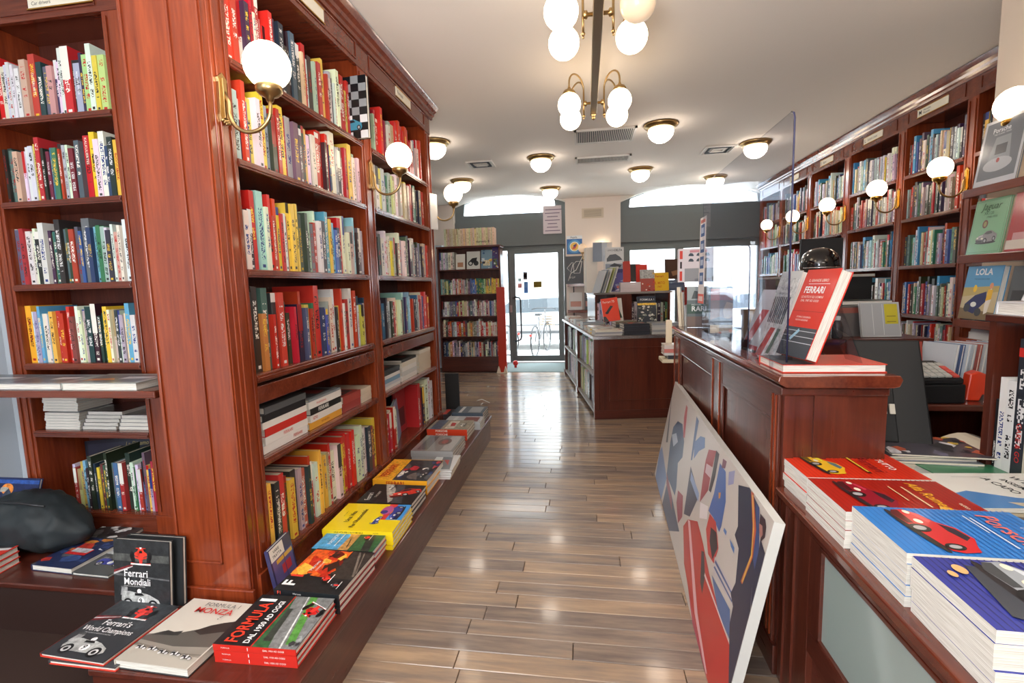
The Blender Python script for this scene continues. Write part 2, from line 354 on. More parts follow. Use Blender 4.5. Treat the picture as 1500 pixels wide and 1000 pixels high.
part('door_handle', mb, mat('dark handle', (48, 54, 60), .3, metal=.5), leaf)
part('door_lock', MB().box(-1.475, y0-.04, 1.0, -1.43, y0-.02, 1.14), mat('brushed steel', (180, 180, 182), .3, metal=.9), leaf)
# stickers on the door pane
ST = MB()
for (a, b, w, h, c) in ((-1.20, 1.63, .08, .15, (120, 116, 120)), (-1.185, 1.665, .05, .08, (60, 30, 30)), (-1.19, 1.37, .08, .22, (110, 165, 235)), (-1.31, 1.47, .08, .09, (240, 170, 170)),
                        (-1.30, 1.60, .06, .06, (190, 225, 235)), (-1.0, 1.47, .16, .12, (128, 112, 32))): ST.box(a, y0-.001, b, a+w, y0+.005, b+h, 0, col(c))
for i in range(3):
    for j in range(3): ST.box(-1.178+i*.022, y0-.002, 1.38+j*.035, -1.163+i*.022, y0-.0005, 1.40+j*.035, 0, col((40, 110, 220)))
tag(ST.build('door_stickers', MATTE, label='blue, grey and ochre stickers on the entrance door pane', cat='stickers'))
# back shop window: posts, panes, sill
w3 = empty('window_3', 'grey framed shop window behind the centre display'); w3['kind'] = 'structure'
mb = MB()
for a, b in ((.66, .84), (1.66, 1.81), (3.1, 3.2)): mb.box(a, y0, .6, b, y0+.08, 2.26)
mb.box(.66, y0+.002, 2.12, 3.2, y0+.078, 2.262); mb.box(.66, y0-.05, .5, 3.2, y0+.1, .62)
part('window_frame', mb, STEEL, w3); part('pane', MB().box(.8, y0+.03, .6, 1.7, y0+.036, 2.15), PANE, w3); part('pane', MB().box(1.78, y0+.03, .6, 3.15, y0+.036, 2.15), PANE, w3)
struct('wall_back_sill', MB().box(.66, YB, 0, 3.2, YB+.3, .5), WHITEP)
for x0, x1, z0, z1 in ((-2.5, -1.64, 0, 2.3),):
    w4 = empty('window_4', 'shop window beside the entrance door'); w4['kind'] = 'structure'
    mb = MB(); mb.box(x0, y0+.002, .3, x0+.08, y0+.08, z1); mb.box(x1-.04, y0, 0, x1+.02, y0+.08, z1); mb.box(x0, y0, 0, x1, y0+.08, .4); mb.box(x0, y0, z1-.12, x1, y0+.08, z1)
    part('window_frame', mb, STEEL, w4); part('pane', MB().box(x0+.06, y0+.03, .38, x1-.02, y0+.036, z1-.1), PANE, w4)
# air grilles and diffusers in the ceiling
VENT = mat('white enamel grille', (220, 216, 210), .5); VDARK = mat('dark duct', (52, 62, 72), .7)
def grille(label, x0, y0, x1, y1, n):
    r = empty('ceiling_vent', label, 'vent', loc=((x0+x1)/2, (y0+y1)/2, CZ)); hx, hy = (x1-x0)/2, (y1-y0)/2; b = .025
    part('backing', MB().box(-hx+b, -hy+b, -.006, hx-b, hy-b, -.001), VDARK, r)
    mb = MB(); mb.box(-hx, -hy, -.02, hx, -hy+b, 0); mb.box(-hx, hy-b, -.02, hx, hy, 0); mb.box(-hx, -hy, -.02, -hx+b, hy, 0); mb.box(hx-b, -hy, -.02, hx, hy, 0)
    part('frame', mb, VENT, r)
    sm_ = MB().box(-.004, -hy+b, -.018, .004, hy-b, -.006).mesh('slat', [VENT])
    for i in range(n):
        o = bpy.data.objects.new('slat', sm_); C.objects.link(o); o.parent = r; o.location = (-hx+b+(2*hx-2*b)*(i+.5)/n, 0, 0)
grille('long slotted air grille in the ceiling just beyond the chandelier', -.10, 5.38, .55, 5.87, 30)
grille('narrow slotted air grille in the ceiling, farther from the chandelier', -.11, 6.49, .59, 6.80, 36)
def diffuser(label, cx, cy, s):
    r = empty('ceiling_diffuser', label, 'vent', loc=(cx, cy, CZ))
    part('backing', MB().box(-s, -s, -.008, s, s, -.001), VENT, r)
    for k in (1.0, .72, .44):
        a = s*k; mb = MB(); b = .022
        mb.box(-a, -a, -.022, a, -a+b, -.006); mb.box(-a, a-b, -.022, a, a, -.006); mb.box(-a, -a+b, -.022, -a+b, a-b, -.006); mb.box(a-b, -a+b, -.022, a, a-b, -.006)
        part('ring', mb, VENT if k != .72 else VDARK, r)
diffuser('square air diffuser in the ceiling above the aisle bookcase end', -1.33, 6.48, .17)
diffuser('square air diffuser in the ceiling above the cash desk', 1.63, 6.55, .18)
# ------------------------------------------------------------------ the street outside
PALE = mat('pale render', (226, 224, 220), .9); PAVE = mat('pale paving', (214, 212, 208), .9)
struct('ground_street', MB().box(-14, 9.76, -.35, 14, 22, -.16), PAVE); struct('ground_pavement', MB().box(-14, 9.75, -.16, 14, 11.6, -.03), PAVE)
struct('ground_far_pavement', MB().box(-14, 16.4, -.16, 14, 19, -.05), PAVE)
b = empty('townhouse', 'pale town house across the street seen through the windows', 'building', loc=(0, 18, 0))
mb = MB(); mb.box(-13, 0, -.2, 13, .5, 8.5)
for z in (3.4, 6.2): mb.box(-13, -.12, z, 13, 0, z+.18)
part('facade', mb, PALE, b)
GR = mat('grey window glass', (150, 158, 166), .2); FRM = mat('stone window surround', (205, 202, 198), .8)  # even grey for the town house panes
for i in range(9):
    for z0, z1 in ((.4, 2.7), (3.9, 5.7)):
        x = -9.6+i*2.4; mb = MB(); mb.box(x-.65, -.08, z0, x-.5, 0, z1); mb.box(x+.5, -.08, z0, x+.65, 0, z1); mb.prism([(x-.75, z1), (x+.75, z1), (x, z1+.4)], -.16, 0, 'y')
        w = part('window', mb, FRM, b); part('pane', MB().box(x-.5, -.03, z0, x+.5, 0, z1), GR, w)
def car(label, x, y, c, rz=0):
    r = empty('car', label, 'car', loc=(x, y, -.16), rz=rz)
    body = [(-2.1, .28), (-2.15, .62), (-1.95, .86), (-1.25, .95), (-.6, 1.38), (.7, 1.42), (1.45, 1.0), (2.0, .9), (2.15, .6), (2.1, .28)]
    part('body', MB().prism(body, -.82, .82, 'y'), mat('car paint '+label[:9], c, .25, coat=.6), r, bevel=.06)
    part('side_window', MB().prism([(-1.1, .98), (-.55, 1.32), (.6, 1.36), (1.2, 1.02)], -.84, -.82, 'y'), mat('car glass', (90, 98, 104), .1), r)
    part('trim_strip', MB().box(-2.1, -.85, .45, 2.1, -.82, .52), mat('car trim', (80, 82, 84), .5), r)
    for wx in (-1.3, 1.35):
        for s in (-1, 1):
            wmb = MB(); wmb.lathe([(.001, -.1), (.3, -.1), (.32, -.06), (.32, .06), (.3, .1), (.001, .1)], 20, (wx, s*.76, .32), ax='y')
            w = part('wheel', wmb, mat('tyre', (60, 60, 62), .8), r); part('hub', MB().lathe([(.001, -.115), (.18, -.11), (.19, -.1)], 16, (wx, s*.76, .32), ax='y'), mat('alloy', (190, 190, 192), .3, metal=.8), w)
car('silver car parked behind the bicycle outside the door', -1.3, 13.3, (196, 202, 205))
car('pale car parked outside the back shop window', 4.2, 13.4, (210, 214, 216))
def bicycle(label, x, y, rz):
    r = empty('bicycle', label, 'bicycle', loc=(x, y, -.03), rz=rz); G = mat('bike frame', (120, 120, 122), .4); D = mat('bike tyre', (70, 72, 74), .7)
    for cx in (-.52, .52):
        wmb = MB(); n = 28
        wmb.tube([(cx+.33*math.cos(2*math.pi*i/n), 0, .34+.33*math.sin(2*math.pi*i/n)) for i in range(n+1)], .018, 6)
        w = part('wheel', wmb, D, r)
        s = MB()
        for i in range(10):
            a = 2*math.pi*i/10; s.tube([(cx, 0, .34), (cx+.32*math.cos(a), 0, .34+.32*math.sin(a))], .002, 4)
        part('spokes', s, G, w)
    f = MB()
    for p, q in (((-.52, 0, .34), (-.1, 0, .34)), ((-.1, 0, .34), (-.2, 0, .85)), ((-.52, 0, .34), (-.18, 0, .78)), ((-.1, 0, .34), (.38, 0, .78)), ((-.18, 0, .76), (.36, 0, .86)), ((.52, 0, .34), (.35, 0, .98))): f.tube([p, q], .015)
    part('frame', f, G, r); part('saddle', MB().prism([(-.32, .88), (-.3, .93), (-.08, .92), (-.08, .89)], -.06, .06, 'y'), D, r, bevel=.01)
    part('handlebar', MB().tube([(.25, -.28, 1.0), (.36, -.2, 1.02), (.36, .2, 1.02), (.25, .28, 1.0)], .012), D, r)
    mb = MB()
    for i in range(5): mb.box(.42, -.15, .62+i*.06, .68, .15, .635+i*.06)
    for p in ((.42, -.15), (.66, -.15), (.42, .13), (.66, .13)): mb.box(p[0], p[1], .6, p[0]+.02, p[1]+.02, .88)
    part('basket', mb, mat('wicker', (176, 160, 140), .8), r)
    part('mudguard_light', MB().ball((-.86, 0, .5), .03), mat('red reflector', (210, 60, 50), .3), r)
bicycle('bicycle with basket parked outside the glass door', -1.0, 11.0, math.radians(80))
bicycle('grey bicycle standing by the wall outside', -2.2, 11.0, math.radians(150))
mb = MB(); mb.tube([(-3.4, 12.0, .55), (1.2, 12.0, .55)], .025)
for x in (-3.2, -1.9, -.6, .7): mb.tube([(x, 12.0, -.1), (x, 12.0, .56)], .025)
mb.build('street_railing', mat('railing', (110, 112, 114), .5), label='low grey metal railing along the street outside', cat='railing')
# ------------------------------------------------------------------ bookcases
CARD = mat('ivory label card', (236, 230, 212), .6)
SH = (2.42, 2.04, 1.603, 1.165, .805, .35)
def label_plate(root, M, w, txt1, big=None):
    p = MB(); p.T = M; p.box(-w/2, -.006, -.032, w/2, 0, .032); pl = part('label_plate', p, CARD, root, 'ivory section label card')
    f = MB(); f.T = M; f.box(-w/2-.006, -.009, -.038, w/2+.006, -.003, -.032); f.box(-w/2-.006, -.009, .032, w/2+.006, -.003, .038); part('plate_rim', f, GOLD, pl)
    R = M @ Matrix.Translation((-w/2+.02, -.0075, 0)) @ Matrix.Rotation(math.radians(90), 4, 'X')
    if big: text(big, .05, (30, 28, 26), R, pl, 'lettering', bold=.01); R = R @ Matrix.Translation((.06, 0, 0))
    for i, s in enumerate(txt1.split('|')):
        text(s, .034 if '|' not in txt1 else .024, (50, 46, 42), R @ Matrix.Translation((0, .012*(1 if '|' in txt1 else 0)*(1-2*i), 0)), pl, 'lettering')
def bay_case(name, label, M, bays, depth, posts, z_top=CZ-.01, cornice=True, shelves=SH, plates=(), mats=(WV, WY, WY), fascia=True, base_z=.243, endpanel=None, lip=.032, cor_in=.05):
    """local frame: x along the front, y inward, z up; front plane y=0"""
    r = empty(name, label, 'bookcase', M=M); V, H, K = mats
    x0, x1 = posts[0][0], posts[-1][1]
    part('back_panel', MB().box(x0, depth-.015, base_z, x1, depth, 2.9), BACK, r)
    for a, b in posts:
        mb = MB(); mb.box(a, 0, base_z, b, depth-.016, 2.90)
        u = part('upright', mb, V, r, bevel=.003)
        if b-a > .07:
            m2 = MB(); m2.box(a+.018, -.007, base_z+.12, a+.030, 0, 2.84); m2.box(b-.030, -.007, base_z+.12, b-.018, 0, 2.84); m2.box(a, -.012, base_z, b, 0, base_z+.10)
            part('moulding', m2, V, u, bevel=.002)
    for (a, b) in bays:
        for i, z in enumerate(shelves):
            mb = MB(); mb.box(a, .006, z-.026, b, depth-.016, z); mb.box(a, -.004, z-.034, b, .014, z-.002); mb.box(a, -.010, z-.026, b, -.003, z-.012)
            part('shelf', mb, H, r, bevel=.002)
        if fascia: part('rail', MB().box(a, .002, shelves[3]-.125, b, .02, shelves[3]-.05), H, r, bevel=.003)
        part('plinth_board', MB().box(a, .004, base_z, b, .02, shelves[-1]-.034), H, r)
    mb = MB(); mb.box(x0, -.004, 2.862, x1, .02, z_top-.002)
    fr = part('frieze', mb, H, r)
    m2 = MB()
    for (a, b) in bays:
        m2.box(a+.02, -.010, 2.89, b-.02, -.004, 2.898); m2.box(a+.02, -.010, 2.985, b-.02, -.004, 2.993); m2.box(a+.02, -.010, 2.898, a+.028, -.004, 2.985); m2.box(b-.028, -.010, 2.898, b-.02, -.004, 2.985)
    part('moulding', m2, H, fr, bevel=.001)
    if cornice:
        prof = [(.0, 3.0), (-.018, 3.0), (-.022, 3.02), (-.035, 3.03), (-.04, 3.05), (-.06, 3.065), (-.075, 3.09), (-.08, z_top), (.0, z_top)]
        part('cornice', MB().prism(prof, x0-.0, x1+cor_in, 'x'), mats[2], r)
    part('top_board', MB().box(x0, .02, 2.9, x1, depth, 2.93), H, r)
    for (xc, w, tx, big) in plates: label_plate(r, TR(xc, -.006, 2.94), w, tx, big)
    return r
def mx(o, inward, along): return frame(o, along, inward)
# long bookcase at the left of the aisle (front faces +x). local x = world +y, local y = world -x
XF = -1.357
LB = bay_case('bookcase', 'long cherry wood bookcase beside the aisle, full of spines', frame((XF, 0, 0), (0, 1, 0), (-1, 0, 0)),
    [(1.828, 2.975), (3.115, 4.245)], .34, [(1.727, 1.828), (2.975, 3.115), (4.245, 4.375)],
    plates=((2.38, .40, '    Ferrari', None), (3.73, .30, 'Formula', None)))
# panelled end of that bookcase (faces the camera)
mb = MB(); mb.box(-1.70, 1.700, .243, XF-.004, 1.727, 2.99)
ep = mb.build('end_panel', WV, parent=LB); ep.matrix_world = Matrix.Identity(4)
mb = MB(); z0, z1 = .40, 2.93; a, b = -1.655, -1.487
def bead(x0, x1, za, zb, y, w=.010, d=.008):
    m = MB(); m.box(x0, y-d, za, x0+w, y, zb); m.box(x1-w, y-d, za, x1, y, zb); m.box(x0, y-d, za, x1, y, za+w); m.box(x0, y-d, zb-w, x1, y, zb); return m
o = bead(-1.690, -1.487, z0, z1, 1.700).build('panel_moulding', WV, parent=ep, bevel=.002); 
o = MB().box(-1.70, 1.682, .243, XF+.006, 1.700, .30).build('base_moulding', WV, parent=ep, bevel=.004)
o = MB().box(XF-.022, 1.692, .30, XF-.010, 1.700, 2.93).build('corner_bead', WV, parent=ep, bevel=.002)
o = MB().box(-1.74, 1.64, 3.02, XF+.05, 1.727, CZ-.012).build('cornice_return', WX, parent=ep, bevel=.01)
# corner bookcase facing the camera
AL = bay_case('bookcase', 'cherry wood corner bookcase facing the room beside the pale wall', frame((0, 2.185, 0), (1, 0, 0), (0, 1, 0)),
    [(-2.985, -2.275)], .30, [(-3.075, -2.985), (-2.275, -2.12)], shelves=(2.42, 2.01, 1.585, 1.165, .795, .345), plates=((-2.48, .36, 'Piloti auto|Car drivers', None),), mats=(WV, WX, WX), fascia=False)
part('counter_shelf', MB().box(-3.4, -.29, 1.045, -1.92, .012, 1.08), WX, AL, 'deep counter shelf', bevel=.006)
# tall bookcase on the right wall (front faces -x). local x = world -y, local y = world +x
RB = bay_case('bookcase', 'tall mahogany bookcase along the wall behind the cash desk', frame((3.0, 0, 0), (0, -1, 0), (1, 0, 0)),
    [(-9.1, -8.33), (-8.20, -7.36), (-7.23, -6.40), (-6.26, -5.40), (-5.28, -4.535), (-4.42, -3.6)], .33,
    [(-9.2, -9.1), (-8.33, -8.20), (-7.36, -7.23), (-6.40, -6.26), (-5.40, -5.28), (-4.535, -4.42), (-3.6, -3.5)], z_top=CZ-.01,
    shelves=(2.43, 2.03, 1.59, 1.14, .78, .35), mats=(WV, WY, WY), base_z=.0, fascia=False,
    plates=((-4.93, .38, 'Mercedes|Maserati', 'M'), (-5.82, .34, 'Lancia Lotus', 'L'), (-6.82, .32, 'Jaguar', 'J'), (-7.78, .3, 'Fiat', 'F')))
# bookcase at the back left, beside the door
bb = empty('bookcase', 'low dark bookcase against the back windows beside the door', 'bookcase', loc=(-2.6, 8.5, 0))
mb = MB(); mb.box(0, .27, 0, 1.14, .29, 2.2); part('back_panel', mb, BACK, bb)
for a in (0, 1.11): part('upright', MB().box(a, 0, 0, a+.03, .27, 2.2), DV, bb, bevel=.003)
BS = (1.83, 1.392, 1.0, .635, .27)
for z in BS: part('shelf', MB().box(.03, 0, z-.022, 1.11, .27, z), DX, bb)
part('top_board', MB().box(-.01, -.015, 2.2, 1.155, .30, 2.235), DX, bb, bevel=.006); part('plinth_board', MB().box(.03, .01, 0, 1.11, .03, .245), DX, bb)
# plinth ledges
mb = MB(); mb.box(-1.70, 1.30, .218, -.93, 4.64, .243); 
pl = empty('display_plinth', 'low mahogany plinth running along the foot of the aisle bookcase', 'plinth')
part('top_board', mb, DY, pl, bevel=.005)
part('front_board', MB().box(-.975, 1.315, 0, -.946, 4.625, .218), DY, pl); part('end_board', MB().box(-1.70, 1.315, 0, -.976, 1.34, .218), DX, pl)
part('far_board', MB().box(-1.70, 4.6, 0, -.976, 4.625, .218), DX, pl)
pl2 = empty('display_plinth', 'low mahogany plinth in front of the corner bookcase', 'plinth')
part('top_board', MB().box(-3.4, 1.70, .218, -1.702, 2.48, .243), DX, pl2, bevel=.005); part('front_board', MB().box(-3.4, 1.715, 0, -1.702, 1.74, .218), mat('shade darkened board', (44, 24, 18), .6), pl2)  # front board coloured near black to stand in for its shade

# ------------------------------------------------------------------ book rows
PAL = dict(r=(188, 52, 48), R=(204, 52, 44), w=(226, 224, 220), W=(234, 233, 228), k=(52, 54, 58), K=(44, 46, 50), g=(100, 106, 112), G=(92, 98, 104), s=(176, 180, 182), y=(226, 196, 84), Y=(238, 204, 70),
    b=(74, 106, 164), B=(84, 160, 206), c=(140, 186, 204), C=(166, 204, 220), n=(54, 62, 94), m=(130, 56, 58), e=(66, 118, 94), l=(172, 200, 128), o=(216, 120, 76), t=(216, 200, 164), p=(212, 164, 160),
    u=(148, 130, 114), v=(124, 118, 140), d=(74, 76, 82))
CN = dict(r='red', R='red', w='white', W='white', k='black', K='black', g='dark grey', G='dark grey', s='silver grey', y='yellow', Y='yellow', b='blue', B='bright blue', c='pale blue', C='pale blue',
    n='navy', m='maroon', e='green', l='lime green', o='orange', t='cream', p='pink', u='brown', v='violet grey', d='charcoal')
def jit(c, a, rg): return tuple(max(0, min(255, v+rg.uniform(-a, a))) for v in c)
def accent(ch, rg):
    if ch == 't': return col((170, 150, 110))
    if ch.lower() in 'wstyclp': return col(rg.choice([(30, 30, 34), (190, 30, 30), (40, 60, 130), (60, 60, 60)]))
    return col(rg.choice([(240, 238, 230), (240, 236, 226), (238, 200, 60), (225, 225, 225), (150, 20, 20) if ch in 'kKgGdn' else (25, 25, 30)]))
def book_geo(cov, pag, x, t, d, h, c, a, rnd, soft):
    """spine at y=0 facing -y, boards on both sides, page block inside"""
    bt = min(.003, t*.2); k = len(cov.f)
    cov.box(x, 0, 0, x+t, .004, h, 0, c); cov.box(x, .004, 0, x+bt, d, h, 0, c); cov.box(x+t-bt, .004, 0, x+t, d, h, 0, c)
    f = k+2  # front face of the spine box
    cov.uv[f] = (0, 0, 1, 0, 1, 1, 0, 1); cov.a[f] = a
    for q in range(k, len(cov.f)): cov.r[q] = rnd; cov.a[q] = a
    e = 0 if soft else .004
    pag.box(x+bt, .004, e, x+t-bt, d-e-.001, h-max(e, .001), 0, (1, 1, 1, 1))
ORD = lambda n: '%d%s' % (n, 'th' if 10 <= n % 100 <= 20 else {1: 'st', 2: 'nd', 3: 'rd'}.get(n % 10, 'th'))
NB = [0]
def row(seq, M, length, where, group, hmin=.245, hmax=.33, seed=0, single=True, stuff=None, dmin=.19, dmax=.25, name='book', zmax=.38, titles=None, tw=None, side='panelled end', setback=.03, nearend='left'):
    """one shelf of upright books; M: x along the row, y inward, z up, origin at the row start on the shelf"""
    rg = random.Random(seed+11); seq = seq.replace(' ', '')
    T = [rg.uniform(.6, 1.55)*(1.15 if ch.isupper() else 1) for ch in seq]
    if tw:
        for i, v in tw.items(): T[i] = v
    k = length/(sum(T)); x = 0
    for i, ch in enumerate(seq):
        t = T[i]*k-.0006; base = rg.uniform(.0, .55)
        h = hmin+(hmax-hmin)*(base if not ch.isupper() else rg.uniform(.72, 1.0)); h = min(h, zmax); d = rg.uniform(dmin, dmax); y = setback+rg.uniform(-.012, .018)
        c = col(jit(PAL[ch], 18, rg)); a = accent(ch, rg); rnd = rg.random(); soft = rg.random() < .5
        lean = rg.uniform(-.012, .012) if not single else 0
        if single:
            cov, pag = MB(), MB(); book_geo(cov, pag, 0, t, d, h, c, a, rnd, soft)
            lab = '%s%s book, %s from the %s, %s' % ('thick ' if t > .036 else 'slim ' if t < .016 else '', CN[ch], ORD(i+1), side, where)
            if ch.isupper(): lab = 'tall '+lab.replace('thick ', '').replace('slim ', '')
            o = cov.build(name, SPINE, M=M @ Matrix.Translation((x, y, 0.0005)), label=lab, cat='book' if name == 'book' else 'magazine', group=group)
            part('pages', pag, PAGEV, o); NB[0] += 1
            if titles and i in titles:
                s, sz, tc_, up_, bo = titles[i]
                R = Matrix.Translation((t/2, -.0012, up_)) @ Matrix.Rotation(math.radians(90), 4, 'X') @ Matrix.Rotation(math.radians(-90), 4, 'Z')
                text(s, sz, tc_, R, o, 'spine_title', bold=bo)
        else:
            cov, pag = stuff; cov.T = pag.T = M @ Matrix.Translation((0, y, 0.0005)); book_geo(cov, pag, x, t, d, h, c, a, rnd, soft); cov.T = pag.T = None
        x += T[i]*k
def AM(x, z): return frame((x, 2.185, z), (1, 0, 0), (0, 1, 0))
G1 = 'books in the corner bookcase'
ax, aw = -2.982, .704
row('R w w w w w r p R k g p n w W R k s k l W y l w W', AM(ax, 2.42), aw, 'top shelf of the corner bookcase', G1, dmax=.22, side='pale wall', seed=1, titles={8: ('OUTERLIMITS', .018, (240, 238, 230), .22, .01), 17: ('MARTIN SPICLE', .016, (240, 240, 240), .2, .01)})
row('k k g p c w w w w y R k m b e k r s w m k g R Y w W n k y R', AM(ax, 2.01), aw, 'second shelf of the corner bookcase', G1, dmax=.22, side='pale wall', seed=2, titles={22: ('KALKULIERTES', .02, (245, 235, 220), .30, .01), 23: ('RISIKO', .024, (20, 20, 20), .22, .02)})
row('w g r w w w k W k l e K g k r g b G n c e s w k w p k w W b', AM(ax, 1.585), aw, 'third shelf of the corner bookcase', G1, dmax=.22, side='pale wall', seed=3, titles={17: ('Stirling Moss', .026, (225, 225, 225), .27, .005)}, tw={17: 2.2, 7: 1.6})
row('Y w s B w w c y r r r R m W w w s K K k k Y w t k w s t B w R', AM(ax, 1.165), aw, 'fourth shelf of the corner bookcase', G1, dmax=.22, side='pale wall', seed=4, hmax=.31, titles={0: ('JOCHEN RINDT', .022, (30, 26, 20), .24, .01), 3: ('BONNIER', .02, (240, 240, 240), .24, .01), 19: ('AYRTON SENNA', .02, (240, 240, 240), .24, .01)}, tw={0: 1.9})
row('w r t y c k k K n y k m e K g b y r K w e w r b G y s r k', AM(-2.83, .345), .55, 'bottom shelf of the corner bookcase', G1, dmax=.22, side='pale wall', seed=5, hmin=.22, hmax=.33)
G2 = 'books in the near bay of the aisle bookcase'
def LM(y, z): return frame((XF, y, z), (0, 1, 0), (-1, 0, 0))
ly, lw = 1.831, 1.14
row('g R r n w k r R w R p r R k G K g k K G k t R w k s k r y Y r w s k w W r R r y r R', LM(ly, 2.42), 1.10, 'top shelf of the near bay', G2, seed=6, hmax=.345, dmax=.26)
row('k s k R b y w b Y s k r Y r s g g k y w k w r R k R n W s k w r r Y w s w w', LM(ly, 2.04), lw, 'second shelf of the near bay', G2, seed=7, hmax=.34)
row('k w k R b C w R r R y r w r Y Y k Y G g k s g r W w k s B y c b n R W r w p s C w k g s k', LM(ly, 1.603), lw, 'third shelf of the near bay', G2, seed=8, hmin=.24, hmax=.34)
row('K K o G r K R k k r r k R g y r e R n b s r w W k y R w r W y R k w s n y b w n', LM(ly, 1.165), lw, 'fourth shelf of the near bay', G2, seed=9, hmin=.235, hmax=.37, zmax=.375,
    titles={0: ('FERRARI', .036, (205, 200, 190), .34, .0)}, tw={0: 2.3, 17: 1.9, 28: 1.9})
row('Y k k R k y k s o k R r w Y t y t R w w y R R R R w w W k w w k m Y', LM(ly+.01, .35), 1.12, 'bottom shelf of the near bay', 'yearbooks on the bottom shelf of the near bay', seed=10, hmin=.28, hmax=.34, name='magazine', dmin=.23, dmax=.27, setback=.02)
# everything farther away: one object of shelved books
cov, pag = MB(), MB(); ST2 = (cov, pag)
def srow(seq, M, L, seed, **k): row(seq, M, L, '', '', seed=seed, single=False, stuff=ST2, **k)
l2, w2_ = 3.118, 1.12
srow('s r r r R r m r w s t R R r R r r R R r r w s r w R R b n', LM(l2+.1, 2.42), 1.0, 21, hmax=.35)
srow('w t w w y s s e s t w s s W t y s w r k e w k k l w r', LM(l2, 2.04), w2_, 22, hmin=.26, hmax=.34)
srow('r w k s w T w w y s w s k W s w k G s K k s W k g k s w k p s r'.replace('T', 'W'), LM(l2, 1.603), w2_, 23)
srow('K k n b k s w k r w y w t k C n c C s w r w k k s b w w r p W b R o r r', LM(l2, 1.165), w2_, 24)
srow('o r r w R w', LM(l2+.02, .35), .22, 25, hmin=.28, hmax=.31); srow('R m k w W W w w', LM(l2+.72, .35), .38, 26, hmin=.32, hmax=.38)
far = 'w b g t r s w k e c u r d v w o n s t y w g k r b m w s e u'
def rnd_seq(n, sd, pool):
    q = random.Random(sd); return ''.join(q.choice(pool) for _ in range(n))
for bi, (a, b) in enumerate([(9.1, 8.33), (8.2, 7.36), (7.23, 6.40), (6.26, 5.40), (5.28, 4.535), (4.42, 3.6)]):
    for si, z in enumerate((2.43, 2.03, 1.59, 1.14, .78)):
        pool = ['wsgdkwtrbWsGwydB', 'wsdukrwtoWsKRegd', 'bsgdcwBrwkWRteed', 'wtkdbseWrwgKBtro', 'wsdkRtgbWw'][si]
        srow(rnd_seq(31, bi*7+si+40, pool), frame((3.0, a-.005, z), (0, -1, 0), (1, 0, 0)), (a-b)-.01, bi*7+si+60, hmin=.25, hmax=.35 if si < 4 else .3)
for si, (z, pool, hm) in enumerate(((1.392, None, .31), (1.0, 'wsgdkwtrbWsmwuvt', .31), (.635, 'wsodtrtwWdngwutr', .31), (.27, 'csnswWdbstrowkn', .30))):
    s = 'cscetenwtwsrwtrsppsssvvb bbbbbeeeeeellyyyyyyyyyoy'.replace(' ', '') if pool is None else rnd_seq(36, si+90, pool)
    srow(s, TR(-2.56, 8.5, z), 1.06, si+95, hmin=.24, hmax=hm, dmax=.22)
srow('t'*34, TR(-2.46, 8.5, 2.236), .9, 99, hmin=.3, hmax=.31, dmax=.24); srow('wswwswws', TR(-2.56, 8.5, 1.83), .27, 98, hmin=.3, hmax=.31, dmax=.22)
IM = Matrix.Translation((.094, 5.414, 0)) @ Matrix.Rotation(math.radians(9), 4, 'Z')
for (a, b) in ((.10, 1.36), (1.5, 2.85)):
    for z in (.085, .50):
        srow(rnd_seq(30, int(z*100+a*10), 'wwssgtkwsWl'), IM @ frame((.015, b, z), (0, -1, 0), (1, 0, 0)), b-a, int(a*10+z*50), hmin=.30, hmax=.36, zmax=.36)
srow('k s K k k w K t u w k s k e', IM @ TR(.72, 1.22, .945), .48, 131, hmin=.28, hmax=.34, zmax=.36)
srow('w s k w s k w', IM @ TR(.25, 1.22, .945), .2, 132, hmin=.28, hmax=.34, zmax=.36)
bo = cov.build('shelved_books', SPINE, label='rows of upright books on the farther shelves', kind='stuff'); bo['category'] = 'books'; bo['group'] = 'books on the farther shelves'
part('pages', pag, PAGEV, bo, kind='stuff')
# ------------------------------------------------------------------ lamps
def sconce(label, M, group, lit=True):
    """local frame: face normal +x, z up, origin at the face below the globe's height"""
    r = empty('wall_sconce', label, 'lamp', M=M, group=group)
    p = MB(); p.prism([(-.02, -.085), (.02, -.085), (.026, -.06), (.02, .06), (.026, .075), (0, .098), (-.026, .075), (-.02, .06), (-.026, -.06)], 0, .012, 'x'); p.box(.010, -.011, -.07, .02, .011, .075)
    for k in range(5): p.ball((.014, -.02+.01*k, -.088+.004*abs(k-2)), .007, n=8)
    part('wall_plate', p, GOLD if 'pillar' in label or 'wall bookcase' in label else BRASS, r, bevel=.001)
    n = 14; path = [(.012, 0, .03), (.03, 0, -.01)]+[(.115-.085*math.cos(math.pi*i/n*.98), 0, -.05-.075*math.sin(math.pi*i/n)) for i in range(n+1)]+[(.2, 0, .0)]
    part('arm', MB().tube(path, .0075, 10), BRASS, r)
    part('cup', MB().lathe([(.001, -.025), (.012, -.022), (.016, -.008), (.034, .0), (.046, .012), (.048, .03), (.044, .034), (.001, .034)], 24, (.2, 0, 0)), GOLD if ('pillar' in label or 'wall bookcase' in label) else BRASS, r)
    part('globe', MB().ball((.2, 0, .105), .083, n=28), OPAL, r)
sconce('large globe wall lamp on the near end post of the aisle bookcase', TR(XF, 1.765, 2.235), 'globe wall lamps')
sconce('globe wall lamp on the middle post of the aisle bookcase', TR(XF, 3.07, 2.235), 'globe wall lamps')
sconce('globe wall lamp on the far post of the aisle bookcase', TR(XF+.0, 4.36, 2.235), 'globe wall lamps')
for y_, w_ in ((4.478, 'beside the grey wrapped magazine'), (5.34, 'second from the wall pillar'), (6.33, 'third from the wall pillar'), (7.295, 'fourth from the wall pillar'), (8.265, 'seen through the clear screen')):
    sconce('globe wall lamp on the wall bookcase, '+w_, TR(3.0, y_, 2.235, 180), 'globe wall lamps on the wall bookcase')
